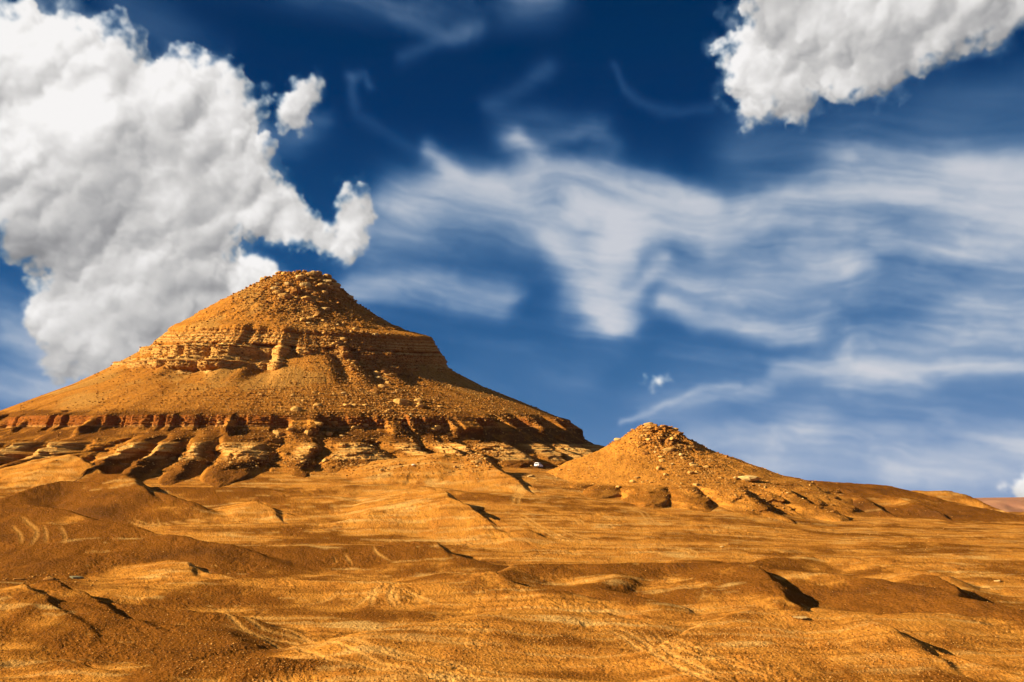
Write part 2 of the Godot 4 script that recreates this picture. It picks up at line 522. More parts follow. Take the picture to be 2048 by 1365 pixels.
func seen_points(points: PackedVector3Array) -> void:
	for p in points:
		var depth := -p.z * cp + p.y * sp
		if depth < 60.0:
			continue
		var u := 1024.0 + F * p.x / depth
		var v := 682.5 - F * (p.y * cp + p.z * sp) / depth
		if u < 0.0 or v < 0.0 or u >= 2048.0 or v >= 1365.0:
			continue
		var k := int(v / CELL) * buffer_w + int(u / CELL)
		if first[k].z == 0.0 or p.z > first[k].z:
			first[k] = p

func pick(px: float, py: float) -> Vector3:
	var cx := clampi(int(px / CELL), 0, buffer_w - 1)
	var cy := clampi(int(py / CELL), 0, buffer_h - 1)
	for r in 4:
		for dy in range(-r, r + 1):
			for dx in range(-r, r + 1):
				var k := clampi(cy + dy, 0, buffer_h - 1) * buffer_w + clampi(cx + dx, 0, buffer_w - 1)
				if first[k].z != 0.0:
					return first[k]
	return Vector3.ZERO

# ---------------------------------------------------------------- the mountain
const MX := -125.2
const MZ := -500.0
#            summit  rim   slope  slope  cliff  foot  strata talus ledge  foot   bench  base   below
const MRR := [0.0, 15.0, 32.0, 52.0, 79.0, 84.0, 93.0, 108.0, 157.0, 158.5, 170.0, 195.0, 245.0]
const MRL := [0.0, 19.0, 46.0, 62.0, 76.0, 84.0, 105.0, 121.0, 160.0, 161.5, 182.0, 205.0, 255.0]
const MY := [138.2, 137.0, 122.6, 113.0, 103.2, 95.5, 80.5, 70.0, 49.0, 44.2, 35.0, 21.0, -3.0]
const MS := [0.0, 1.0, 6.0, 11.0, 15.5, 15.5, 15.0, 14.5, 13.5, 13.5, 11.5, 8.0, 6.0]
const MROWS := [8, 26, 24, 24, 34, 52, 24, 60, 26, 34, 56, 24]

func saw(x: float) -> float:
	return x - floor(x)

func mountain_row(zone: int, f: float, angles: PackedFloat32Array) -> Array:
	var w := angles.size()
	var pos := PackedVector3Array()
	var col := PackedColorArray()
	pos.resize(w)
	col.resize(w)
	var y0 := lerpf(MY[zone], MY[zone + 1], f)
	var q := zone + f
	var dip := lerpf(MS[zone], MS[zone + 1], f)
	var rr := lerpf(MRR[zone], MRR[zone + 1], f)
	var rl := lerpf(MRL[zone], MRL[zone + 1], f)
	# bedding: how far each bed stands out, from its height alone
	var bed := nb.get_noise_2d(y0 * 0.9, 3.0) * 0.6 + nc.get_noise_2d(y0 * 2.6, 8.0) * 0.5
	var bedtone := nb.get_noise_2d(y0 * 0.55, 23.0)
	for i in w:
		var a := angles[i]
		var deg := rad_to_deg(a)
		var sn := sin(a)
		var cs := cos(a)
		var side := 0.5 + 0.5 * sn
		var r := lerpf(rl, rr, side)
		var rock := 0.0                  # bare bedded rock
		var pale := 0.0
		var red := 0.0
		var brown := 0.0
		var ux := sn * r
		var uz := cs * r
		# upper cap: a broken surface of blocks
		if q < 4.0:
			var gull := nr.get_noise_2d(deg * 0.045, q * 0.5) - 0.3
			r += (nd.get_noise_3d(ux * 0.10, y0 * 0.10, uz * 0.10) * 2.2 + maxf(gull, 0.0) * 1.4 - 1.6) * ss(0.6, 1.6, q)
			var rough := nv.get_noise_3d(ux * 0.28, y0 * 0.35, uz * 0.28)
			r += rough * 1.3 * ss(2.6, 1.2, q) * ss(0.6, 1.0, q)
			rock = 0.35 * ss(0.1, 0.5, bed + 0.3 * nd.get_noise_2d(deg * 0.2, y0)) * ss(1.5, 3.0, q)
			r += rock * 1.6
			brown = 0.25 + 0.5 * na.get_noise_3d(ux * 0.03, y0 * 0.05, uz * 0.03)
		# the upper cliff and the beds under it; loose slope lies against them
		if q >= 3.4 and q < 7.4:
			var head := 3.0 * nb.get_noise_1d(deg * 0.035 + 5.0) + 1.3 * nc.get_noise_1d(deg * 0.19)
			head -= 1.5
			head += 3.0 * (ss(-34.0, -26.0, deg) - ss(-8.5, -6.5, deg)) - 1.2 * ss(-7.0, 0.0, deg) * ss(38.0, 20.0, deg)
			var cliff_r := lerpf(MRL[4], MRR[4], side) + head
			var k := clampf((y0 - MY[5]) / (MY[4] - MY[5]), 0.0, 1.0)
			var face := cliff_r + (1.0 - k) * (lerpf(MRL[5], MRR[5], side) - lerpf(MRL[4], MRR[4], side)) + 0.9 * nv.get_noise_2d(deg * 0.62, y0 * 0.22) + 0.5 * nd.get_noise_2d(deg * 0.8, y0 * 0.5) + 0.5 * bed
			if y0 < MY[5]:
				var g := clampf((MY[5] - y0) / (MY[5] - MY[6]), 0.0, 1.3)
				var ph := deg / 12.0 + 1.0 * nc.get_noise_1d(deg * 0.04 + 60.0)
				var nose := (2.0 * pow(absf(sin(PI * ph)), 0.7) - 1.0) * (0.35 + 0.65 * ss(-42.0, -24.0, deg))
				var gw := g * 3.4 + 0.35 * sin(g * 9.0) + 0.12 * nc.get_noise_1d(deg * 0.08)
				var st: float = (floorf(gw) + pow(saw(gw), 4.0)) / 3.4
				face = lerpf(MRL[5], MRR[5], side) + head - 1.5 + st * lerpf(22.0, 8.0, side) + nose * lerpf(3.6, 1.6, ss(35.0, 60.0, deg)) + 1.1 * bed + 0.7 * nd.get_noise_2d(deg * 0.4, y0 * 0.8) + 0.15 * nv.get_noise_2d(deg * 0.5, y0 * 0.4)
			var heap := ns.get_noise_1d(deg * 0.075 + 33.0) * 7.0 + ns.get_noise_1d(deg * 0.16 + 3.0) * 2.0 - 3.5
			heap = lerpf(heap, 2.6, maxf(ss(42.0, 62.0, deg), ss(-55.0, -75.0, deg)))
			var gap := 5.5 * ss(-6.0, 26.0, deg) * ss(60.0, 26.0, deg)
			var talus := lerpf(MRL[6], MRR[6], side) + heap + gap - (y0 - MY[6]) * 1.45 - 3.0
			if y0 > MY[4]:
				face = lerpf(r, cliff_r, ss(MY[4] + 5.5, MY[4], y0))
				talus = -1e9
			if y0 < MY[6]:
				face -= (MY[6] - y0) * 1.2
				talus = r + (heap + gap - 3.0) * ss(MY[7] - 8.0, MY[6], y0)
			var over := face - talus
			var s := ss(-0.5, 0.7, over)
			r = maxf(face, talus)
			rock = s * ss(MY[4] + 1.0, MY[4] - 0.5, y0)
			pale = rock * clampf(0.34 + bedtone * 1.2 + 0.35 * ss(MY[5] - 5.0, MY[5] - 8.0, y0), 0.0, 1.0)
			red = rock * ss(0.1, 0.5, -bedtone + 0.3 * nc.get_noise_1d(deg * 0.1)) * 0.5
			brown = (1.0 - rock) * 0.15
		# the loose slope
		if q >= 6.0 and q < 8.4:
			var rill := nb.get_noise_2d(deg * 0.42, q * 0.35) + 0.6 * nc.get_noise_2d(deg * 1.3, q * 0.9)
			r += rill * 0.32 * ss(6.0, 6.8, q) * ss(8.0, 7.7, q)
			brown = maxf(brown, 0.30 + 0.7 * nb.get_noise_2d(deg * 0.16 + 3.0, q * 0.6) + 0.75 * ss(7.78, 7.95, q + 0.10 * nb.get_noise_1d(deg * 0.2)))
		# the red ledge: blocks stand out and fall back
		if q >= 7.5 and q < 10.0:
			var n1 := nb.get_noise_1d(deg * 0.060 + 70.0)
			var n2 := nc.get_noise_1d(deg * 0.20 + 10.0)
			var block := 3.4 * ss(-0.025, 0.025, n1) - 1.7 + 1.8 * ss(-0.03, 0.03, n2) - 0.9
			var hold := ss(7.86, 7.985, q) * (1.0 if q < 9.0 else ss(9.4, 9.0, q))
			r += block * hold
			if zone == 8:
				r += bed * 0.7 + 0.5 * nv.get_noise_2d(deg * 0.9, y0 * 0.3) + 0.35 * nd.get_noise_2d(deg * 1.2, y0)
				var bury := ss(0.18, 0.42, nb.get_noise_1d(deg * 0.11 + 7.0)) + ss(-62.0, -78.0, deg)
				r += bury * f * 6.0
				rock = 1.0 - clampf(bury, 0.0, 1.0)
				red = rock * 0.9
				pale = rock * 0.35 * ss(0.75, 0.9, f)
			elif zone == 9:
				r += 6.0 * (ss(0.18, 0.42, nb.get_noise_1d(deg * 0.11 + 7.0)) + ss(-62.0, -78.0, deg)) * (1.0 - ss(0.0, 0.8, f))
				brown = 0.8 + 0.6 * nb.get_noise_2d(deg * 0.25, q * 2.0)
		# gullied slopes at the foot
		if q >= 9.15:
			var ph := deg / 5.6 + 1.2 * nc.get_noise_1d(deg * 0.035 + 20.0) + 0.30 * nb.get_noise_2d(deg * 0.05, q * 0.8)
			var cell := floorf(ph)
			var keep := 0.75 + 0.7 * nc.get_noise_2d(cell * 7.3, 4.0)
			var fr := saw(ph)
			var peak := 0.58 + 0.25 * nc.get_noise_2d(cell * 3.1, 14.0)
			var tent := fr / peak if fr < peak else (1.0 - fr) / (1.0 - peak)
			tent = tent * (1.35 - 0.35 * tent)
			var nose := (2.0 * tent - 1.0) * keep
			var big := ss(9.15, 10.7, q) * 7.6 * (1.0 - 0.55 * ss(11.1, 12.0, q))
			r += nose * big + nd.get_noise_3d(ux * 0.09, y0 * 0.14, uz * 0.09) * 4.2 * ss(9.2, 10.2, q) * ss(12.0, 11.0, q)
			# pale beds break out on the noses
			var out := ss(-0.05, 0.30, nose) * ss(9.95, 10.08, q) * ss(10.75, 10.6, q)
			var g := clampf((q - 10.0) / 0.62, 0.0, 1.0)
			r += out * (3.2 - 3.2 * g) + out * bed * 0.8
			rock = maxf(rock, out)
			pale = maxf(pale, out * clampf(0.55 + bedtone * 1.1, 0.0, 1.0))
			var skin := ss(-0.25, 0.35, nose + 0.5 * na.get_noise_3d(ux * 0.06, y0 * 0.1, uz * 0.06))
			brown = maxf(brown * ss(10.2, 9.4, q), (0.42 + 0.62 * skin) * ss(11.75, 11.2, q + 0.15 * nb.get_noise_1d(deg * 0.3))) * (1.0 - out * 0.8)
		var x := sn * r
		var z := cs * r
		var fine := nc.get_noise_3d(x * 0.9, y0 * 0.9, z * 0.9)
		var grit := nb.get_noise_3d(x * 0.35, y0 * 0.35, z * 0.35)
		r += (fine * 0.16 + grit * 0.30) * (0.6 + rock * 0.9) * ss(0.0, 0.6, q)
		var y := y0 - dip * maxf(cs, 0.0) - 5.6 * maxf(sn, 0.0) * ss(1.0, 3.8, q) * ss(7.6, 4.6, q)
		if q < 1.2:
			y += 0.9 * nv.get_noise_2d(x * 0.25, z * 0.25) + 0.8 * nb.get_noise_2d(x * 0.2, z * 0.2)
		pos[i] = Vector3(MX + sn * r, y, MZ + cs * r)
		var c := SAND.lerp(TAN, clampf(0.55 + grit * 0.8, 0.0, 1.0))
		c = c.lerp(BROWN, clampf(brown + 0.22 * grit, 0.0, 1.0) * 0.92)
		c = c.lerp(DARK, ss(0.55, 1.0, brown + 0.3 * grit) * 0.4)
		c = c.lerp(Color(0.45, 0.245, 0.062), 0.6 * ss(0.05, 0.30, na.get_noise_3d(ux * 0.022 + 7.0, y0 * 0.012, uz * 0.022)) * ss(8.0, 7.6, q))
		c = c.lerp(TAN, rock * 0.8)
		c = c.lerp(RED, red)
		c = c.lerp(PALE, pale)
		c *= 1.0 + 0.18 * fine + 0.10 * grit + rock * 0.22 * bed
		c.a = 1.0
		col[i] = c
	return [pos, col]

func build_mountain(material: Material) -> void:
	var angles := PackedFloat32Array()
	for k in 40:
		angles.append(deg_to_rad(-180.0 + 66.0 * k / 40.0))
	for k in 1301:
		angles.append(deg_to_rad(-114.0 + 228.0 * k / 1300.0))
	for k in 40:
		angles.append(deg_to_rad(114.0 + 66.0 * (k + 1) / 40.0))
	var at_rows := []
	for zn in MROWS.size():
		for k in MROWS[zn]:
			at_rows.append([zn, float(k) / MROWS[zn]])
	at_rows.append([11, 1.0])
	var rows := []
	rows.resize(at_rows.size())
	var job := func(j: int) -> void:
		rows[j] = mountain_row(at_rows[j][0], at_rows[j][1], angles)
	each(job, rows.size())
	for r in rows:
		seen_points(r[0])
	structure("mountain", grid_mesh(rows, material))

# ---------------------------------------------------------------- the small hill beside it
const HX := 55.6
const HZ := -330.0
const HRR := [0.0, 6.5, 12.5, 22.0, 33.0, 47.0, 52.0, 70.0, 92.0]
const HRL := [0.0, 6.0, 13.5, 22.0, 33.0, 45.0, 50.0, 68.0, 90.0]
const HY := [30.8, 30.6, 25.6, 21.0, 17.0, 11.8, 10.4, 2.0, -8.0]
const HS := [0.0, 0.6, 2.0, 3.5, 4.8, 5.2, 5.0, 4.0, 3.5]
const HROWS := [10, 26, 26, 26, 28, 14, 34, 14]

func hill_row(zone: int, f: float, angles: PackedFloat32Array) -> Array:
	var w := angles.size()
	var pos := PackedVector3Array()
	var col := PackedColorArray()
	pos.resize(w)
	col.resize(w)
	var y0 := lerpf(HY[zone], HY[zone + 1], f)
	var q := zone + f
	var dip := lerpf(HS[zone], HS[zone + 1], f)
	var bed := nb.get_noise_2d(y0 * 1.3, 3.0) * 0.6 + nc.get_noise_2d(y0 * 3.0, 8.0) * 0.5
	for i in w:
		var a := angles[i]
		var deg := rad_to_deg(a)
		var sn := sin(a)
		var cs := cos(a)
		var side := 0.5 + 0.5 * sn
		var r := lerpf(lerpf(HRL[zone], HRL[zone + 1], f), lerpf(HRR[zone], HRR[zone + 1], f), side)
		var ux := sn * r
		var uz := cs * r
		var rock := 0.0
		var brown := 0.0
		var crag := ss(3.4, 1.2, q) * ss(-40.0, 5.0, deg + 8.0 * q)
		r += (nv.get_noise_3d(ux * 0.5, y0 * 0.55, uz * 0.5) * 1.9 + nd.get_noise_3d(ux * 0.22, y0 * 0.25, uz * 0.22) * 3.0) * crag * ss(0.5, 1.0, q)
		r += nd.get_noise_3d(ux * 0.09, y0 * 0.12, uz * 0.09) * 1.4 * ss(0.7, 1.6, q)
		var groove := nr.get_noise_2d(deg * 0.035 + 4.0, q * 0.35) - 0.35
		r -= maxf(groove, 0.0) * 2.4 * ss(1.4, 2.4, q) * ss(5.2, 4.4, q) * ss(5.0, 30.0, deg)
		rock = crag * 0.5
		brown = 0.12 + 0.4 * na.get_noise_3d(ux * 0.06, y0 * 0.1, uz * 0.06)
		if q > 4.9:
			var ph := deg / 15.0 + 0.8 * nc.get_noise_1d(deg * 0.025 + 5.0) + 0.25 + 0.2 * nb.get_noise_2d(deg * 0.05, q * 0.7)
			var cell := floorf(ph)
			var keep := 0.8 + 0.6 * nc.get_noise_2d(cell * 7.3, 9.0)
			var fr := saw(ph)
			var tent := fr / 0.55 if fr < 0.55 else (1.0 - fr) / 0.45
			tent = tent * (1.7 - 0.7 * tent)
			var nose := (2.0 * tent - 1.0) * keep
			r += nose * 4.2 * ss(4.9, 6.8, q) * (1.0 - 0.4 * ss(7.2, 8.0, q)) + nd.get_noise_3d(ux * 0.09, y0 * 0.14, uz * 0.09) * 2.2 * ss(5.0, 6.4, q)
			brown = lerpf(brown, 0.15 + 0.7 * ss(-0.22, 0.05, na.get_noise_3d(ux * 0.07 + 5.0, y0 * 0.10, uz * 0.07)), ss(5.2, 5.75, q + 0.12 * nb.get_noise_1d(deg * 0.3)))
		var x := sn * r
		var z := cs * r
		var fine := nc.get_noise_3d(x * 1.1, y0 * 1.1, z * 1.1)
		var grit := nb.get_noise_3d(x * 0.4, y0 * 0.4, z * 0.4)
		r += (fine * 0.14 + grit * 0.22) * ss(0.0, 0.8, q)
		var y := y0 - dip * maxf(cs, 0.0)
		if q < 1.3:
			y += 0.7 * nv.get_noise_2d(x * 0.45, z * 0.45) + 0.7 * nb.get_noise_2d(x * 0.3 + 3.0, z * 0.3)
		pos[i] = Vector3(HX + sn * r, y, HZ + cs * r)
		var c := SAND.lerp(TAN, clampf(0.35 + grit, 0.0, 1.0))
		c = c.lerp(BROWN, clampf(brown + 0.15 * grit, 0.0, 1.0) * 0.85)
		c = c.lerp(TAN, rock * 0.6)
		c *= 1.0 + 0.16 * fine + 0.10 * grit + rock * 0.15 * bed
		c.a = 1.0
		col[i] = c
	return [pos, col]

func build_hill(material: Material) -> void:
	var angles := PackedFloat32Array()
	for k in 24:
		angles.append(deg_to_rad(-180.0 + 66.0 * k / 24.0))
	for k in 521:
		angles.append(deg_to_rad(-114.0 + 228.0 * k / 520.0))
	for k in 24:
		angles.append(deg_to_rad(114.0 + 66.0 * (k + 1) / 24.0))
	var at_rows := []
	for zn in HROWS.size():
		for k in HROWS[zn]:
			at_rows.append([zn, float(k) / HROWS[zn]])
	at_rows.append([HROWS.size() - 1, 1.0])
	var rows := []
	rows.resize(at_rows.size())
	var job := func(j: int) -> void:
		rows[j] = hill_row(at_rows[j][0], at_rows[j][1], angles)
	each(job, rows.size())
	for r in rows:
		seen_points(r[0])
	structure("hill", grid_mesh(rows, material))

func build_far_mesa(material: Material) -> void:
	# a long flat-topped escarpment beyond the plain
	var rows := []
	for j in 26:
		var f := j / 25.0
		var pos := PackedVector3Array()
		var col := PackedColorArray()
		for i in 161:
			var x := 900.0 + 2600.0 * i / 160.0
			var top := 17.0 + 5.0 * nb.get_noise_1d(x * 0.01) + 10.0 * ss(1400.0, 1700.0, x) - 40.0 * ss(1350.0, 1180.0, x)
			var y := lerpf(top, -62.0, f * f * 0.4 + f * 0.6) if j > 0 else top
			var z := -2600.0 + 320.0 * f + 70.0 * nb.get_noise_2d(x * 0.006, f * 0.7) + 24.0 * nr.get_noise_2d(x * 0.02, f)
			if j == 0:
				z -= 900.0
			pos.append(Vector3(x, y, z))
			var c := Color(0.40, 0.20, 0.10).lerp(Color(0.34, 0.15, 0.085), 0.5 + 0.8 * nb.get_noise_2d(x * 0.01, f * 6.0))  # distance haze is painted in: the pinkish tone stands in for hazy air
			c.a = 1.0
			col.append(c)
		rows.append([pos, col])
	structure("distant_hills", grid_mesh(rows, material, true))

# ---------------------------------------------------------------- stones
func rock_mesh(rng: RandomNumberGenerator, levels: int, flat: float) -> ArrayMesh:
	var planes := []
	for k in rng.randi_range(9, 13):
		var n := Vector3(rng.randfn(), rng.randfn(), rng.randfn()).normalized()
		planes.append([n, rng.randf_range(0.62, 1.0)])
	planes.append([Vector3.UP, rng.randf_range(0.5, 0.8)])
	var tris := []
	for sx in [-1.0, 1.0]:
		for sy in [-1.0, 1.0]:
			for sz in [-1.0, 1.0]:
				var t := [Vector3(sx, 0, 0), Vector3(0, sy, 0), Vector3(0, 0, sz)]
				if sx * sy * sz > 0.0:
					t = [t[0], t[2], t[1]]
				tris.append(t)
	for l in levels:
		var next := []
		for t in tris:
			var ab: Vector3 = (t[0] + t[1]).normalized()
			var bc: Vector3 = (t[1] + t[2]).normalized()
			var ca: Vector3 = (t[2] + t[0]).normalized()
			next.append_array([[t[0], ab, ca], [ab, t[1], bc], [ca, bc, t[2]], [ab, bc, ca]])
		tris = next
	var st := SurfaceTool.new()
	st.begin(Mesh.PRIMITIVE_TRIANGLES)
	st.set_smooth_group(-1)
	var seed_ := rng.randf() * 100.0
	for t in tris:
		for v: Vector3 in t:
			var r := 1.15
			for p in planes:
				var k: float = p[0].dot(v)
				if k > 0.05:
					r = minf(r, p[1] / k)
			r *= 1.0 + 0.07 * nb.get_noise_3d(v.x * 2.0 + seed_, v.y * 2.0, v.z * 2.0)
			st.add_vertex(Vector3(v.x, v.y * flat, v.z) * r)
	st.generate_normals()
	return st.commit()

# where the photograph shows stones: centre, spread (px), how many, size in metres (least, most), turn of the spread
const SCREES := [
	# name, label, group, px, py, sx, sy, n, least, most, tilt
	["boulder", "angular tan boulder in the rubble capping the tall mountain", "rubble blocks on the tall summit", 615, 575, 48, 18, 50, 2.0, 4.8, 0.1],
	["boulder", "squared tan block standing on the rim of the tall summit", "blocks on the tall summit rim", 607, 549, 42, 2, 9, 2.4, 4.2, 0.0],
	["boulder", "tan boulder on the upper slope between summit rubble and cliff", "boulders above the upper cliff", 630, 628, 70, 18, 26, 1.5, 3.6, 0.35],
	["boulder", "tan boulder fallen among the broken beds of the upper cliff", "boulders in the gap of the upper cliff", 690, 690, 42, 22, 24, 1.6, 3.6, 0.7],
	["boulder", "tan boulder lying in the long rubble stream below the upper cliff", "boulders of the rubble stream", 760, 765, 40, 26, 34, 1.4, 3.6, 0.75],
	["boulder", "tan boulder resting on the loose slope just above the red ledge", "boulders above the red ledge", 690, 805, 95, 9, 26, 1.2, 3.0, 0.05],
	["boulder", "tan boulder below the red ledge on the gullied mountain foot", "boulders below the red ledge", 700, 872, 130, 14, 20, 1.2, 2.8, 0.0],
	["boulder", "tan boulder among the rubble strewn on the sand at the mountain foot", "boulders at the mountain foot", 540, 922, 130, 8, 24, 0.6, 1.9, 0.05],
	["boulder", "tan boulder in the heap piled against the last gullied spur", "boulder heap by the last spur", 962, 912, 14, 12, 18, 0.8, 1.9, 0.0],
	["boulder", "tan crag block on the broken top of the small hill", "crag blocks on the small hill", 1312, 868, 34, 12, 26, 0.9, 2.6, 0.35],
	["boulder", "tan boulder on the rubbly flank of the small hill", "boulders on the small hill flank", 1370, 925, 62, 20, 30, 0.7, 2.0, 0.35],
	["boulder", "tan boulder at the foot of the small hill above its brown lobes", "boulders at the small hill foot", 1300, 966, 130, 7, 26, 0.5, 1.4, 0.02],
	["boulder", "pale boulder on the sandy saddle between mountain and small hill", "boulders on the sandy saddle", 1135, 935, 38, 14, 14, 0.4, 1.0, -0.3],
	["boulder", "small tan boulder scattered on the sandy hummock before the saddle", "boulders on the sandy hummock", 910, 942, 62, 10, 14, 0.35, 0.8, 0.1],
	["boulder", "small pale boulder scattered along the brown ridge beyond the small hill", "boulders on the brown ridge", 1610, 985, 85, 22, 24, 0.35, 0.9, 0.3],
]
# single stones one can point at: label, px, py, size (m), stretch, material, y flat
const SINGLES := [
	["large pale squared boulder on the rubbly flank of the small hill", 1338, 902, 2.6, Vector3(1.5, 0.9, 1.0), 0],
	["big rounded boulder low on the small hill with a smaller one beside", 1317, 938, 1.75, Vector3(1.0, 1.0, 1.0), 0],
	["round boulder standing just below the bigger one on the small hill", 1331, 950, 1.35, Vector3(1.0, 0.95, 1.0), 0],
	["boulder set apart on the gentle shoulder of the small hill", 1411, 934, 1.6, Vector3(1.2, 0.9, 1.0), 0],
	["lone dark boulder on the skyline of the small hill", 1452, 914, 1.1, Vector3(1.1, 0.9, 1.0), 1],
	["wide white rock outcrop at the foot of the small hill", 1495, 957, 4.6, Vector3(1.35, 0.55, 1.0), 2],
	["pale leaning slab at the shoulder of the small hill", 1234, 880, 2.0, Vector3(1.3, 0.75, 1.0), 2],
	["long pale boulder lying on the sandy saddle", 1062, 952, 1.55, Vector3(1.5, 0.7, 1.0), 2],
	["upright tan boulder beside the parked white car", 1064, 930, 0.75, Vector3(1.0, 0.85, 1.0), 0],
	["small white rock lying alone at the mountain foot", 827, 931, 1.15, Vector3(1.2, 0.7, 1.0), 3],
	["large rounded boulder just under the red ledge", 637, 849, 3.0, Vector3(1.15, 0.95, 1.0), 0],
	["squat boulder on the spur crest under the red ledge", 617, 866, 2.3, Vector3(1.1, 0.9, 1.0), 0],
	["wedge shaped slab leaning on top of the red ledge", 592, 820, 3.2, Vector3(1.2, 1.0, 0.8), 0],
	["upright boulder under the red ledge on the spur saddle", 658, 867, 2.2, Vector3(1.0, 1.0, 1.0), 0],
	["dark boulder sitting above the buried end of the red ledge", 126, 824, 2.2, Vector3(1.3, 0.8, 1.0), 1],
	["largest boulder of the rubble beside the gullied foot", 342, 920, 1.8, Vector3(1.0, 1.1, 1.0), 0],
	["boulder perched on the gullied spur with a long shadow", 868, 858, 2.3, Vector3(1.2, 0.9, 1.0), 0],
	["big boulder in shadow near the end of the rubble stream", 800, 806, 4.2, Vector3(1.2, 0.85, 1.0), 0],
	["white slab of bare rock on the near sandy hill crest", 1600, 1238, 1.1, Vector3(1.7, 0.35, 1.0), 2],
	["lone pale rock on the brown flat beyond the near hills", 1997, 1162, 0.8, Vector3(1.2, 0.8, 1.0), 2],
	["pale conical rock on the sandy flat before the small hill", 1445, 1093, 0.75, Vector3(1.6, 0.6, 1.0), 2],
	["grey green heap of weathered marl on the pale flat", 150, 1155, 1.3, Vector3(1.7, 0.55, 1.0), 4],
	["low reddish mud mound with a pointed top on the pale flat", 100, 1158, 1.3, Vector3(1.5, 0.6, 1.0), 1],
	["dark flat mud crust lying on the pale flat", 36, 1158, 1.2, Vector3(1.6, 0.45, 1.0), 1],
]

func rocks(mats: Array) -> void:
	var rng := RandomNumberGenerator.new()
	rng.seed = 77
	var shapes := []
	for k in 10:
		shapes.append(rock_mesh(rng, 2, rng.randf_range(0.7, 0.95)))
	var set_stone := func(called: String, label: String, group: String, p: Vector3, size: float, stretch: Vector3, m: Material) -> void:
		var o := MeshInstance3D.new()
		o.mesh = shapes[rng.randi() % shapes.size()]
		o.material_override = m
		o.name = numbered(called)
		add_child(o)
		var b := Basis.from_euler(Vector3(rng.randf_range(-0.25, 0.25), rng.randf() * TAU, rng.randf_range(-0.25, 0.25)))
		o.transform = Transform3D(b.scaled(stretch * size * 0.62), p + Vector3(0, size * stretch.y * 0.18, 0))
		tag(o, label, "boulder", group)
	for s in SCREES:
		var m: Material
		for k in s[7]:
			var u := rng.randfn()
			var v := rng.randfn() if s[6] > 3.0 else rng.randf_range(-1.0, 1.0)
			u = clampf(u, -2.0, 2.0)
			v = clampf(v, -1.8, 1.8)
			var px: float = s[3] + u * s[5]
			var py: float = s[4] + v * s[6] + u * s[5] * s[10]
			var p := pick(px, py)
			if p == Vector3.ZERO or p.y > 200.0:
				continue
			var size := lerpf(s[8], s[9], pow(rng.randf(), 2.2))
			m = mats[0] if rng.randf() < 0.72 else mats[1] if rng.randf() < 0.5 else mats[2]
			set_stone.call(s[0], s[1], s[2], p, size, Vector3(rng.randf_range(0.9, 1.35), rng.randf_range(0.7, 1.0), rng.randf_range(0.8, 1.15)), m)
	for s in SINGLES:
		var p := pick(s[1], s[2])
		set_stone.call("boulder" if s[5] < 4 else "marl_heap", s[0], "", p, s[3], s[4], mats[s[5]])

# loose small stones that nobody could count
const GRAVEL := [
	# px, py, sx, sy, n, least, most, tilt
	[615, 580, 69, 25.3, 3960, 0.36, 1.62, 0.1], [640, 630, 109.25, 34.5, 3960, 0.30, 1.12, 0.3], [700, 690, 80.5, 39.1, 3960, 0.30, 1.25, 0.55],
	[760, 760, 69, 41.4, 6160, 0.30, 1.25, 0.6], [700, 800, 172.5, 16.1, 5280, 0.30, 1.12, 0.05], [580, 760, 149.5, 46, 3080, 0.24, 0.75, 0], [950, 790, 103.5, 16.1, 2200, 0.30, 1.00, 0.42],
	[420, 810, 172.5, 16.1, 2200, 0.24, 0.88, 0], [420, 690, 103.5, 29.9, 1540, 0.36, 1.12, -0.4], [640, 875, 240, 24, 2970, 0.24, 0.88, 0], [560, 925, 170, 10, 2970, 0.18, 0.75, 0.03],
	[962, 912, 20, 14, 990, 0.24, 1.00, 0], [1315, 872, 45, 18, 2970, 0.18, 0.88, 0.3], [1380, 925, 85, 28, 5280, 0.14, 0.69, 0.35], [1300, 962, 170, 14, 1800, 0.12, 0.50, 0.03],
	[1160, 930, 60, 18, 1650, 0.12, 0.50, -0.35], [910, 945, 80, 14, 525, 0.10, 0.35, 0.1], [1600, 985, 130, 26, 1050, 0.10, 0.40, 0.3], [1000, 1060, 500, 45, 900, 0.08, 0.25, 0],
	[1700, 1060, 220, 40, 500, 0.08, 0.28, 0], [1560, 1280, 180, 35, 700, 0.05, 0.16, 0.1], [1080, 1270, 160, 30, 600, 0.05, 0.16, 0], [560, 1335, 130, 14, 400, 0.05, 0.20, 0.05],
	[100, 1156, 70, 7, 160, 0.10, 0.50, 0], [330, 1135, 90, 6, 200, 0.08, 0.30, 0], [1780, 1290, 90, 20, 300, 0.06, 0.25, 0.2], [250, 1255, 160, 30, 400, 0.05, 0.16, 0],
	[1500, 1290, 330, 36, 700, 0.05, 0.30, 0], [400, 1290, 300, 40, 600, 0.05, 0.30, 0], [1000, 1180, 600, 30, 500, 0.06, 0.30, 0],
	[250, 1000, 160, 30, 250, 0.10, 0.30, 0],
	[1600, 1290, 230, 36, 3600, 0.07, 0.24, 0.05], [1080, 1280, 220, 36, 3200, 0.07, 0.24, 0.0], [560, 1338, 150, 14, 900, 0.07, 0.26, 0.05], [330, 1270, 230, 36, 2200, 0.06, 0.22, 0.0],
	[560, 740, 230, 60, 3000, 0.30, 0.90, 0.0], [860, 740, 110, 40, 1800, 0.30, 0.90, 0.5],
]

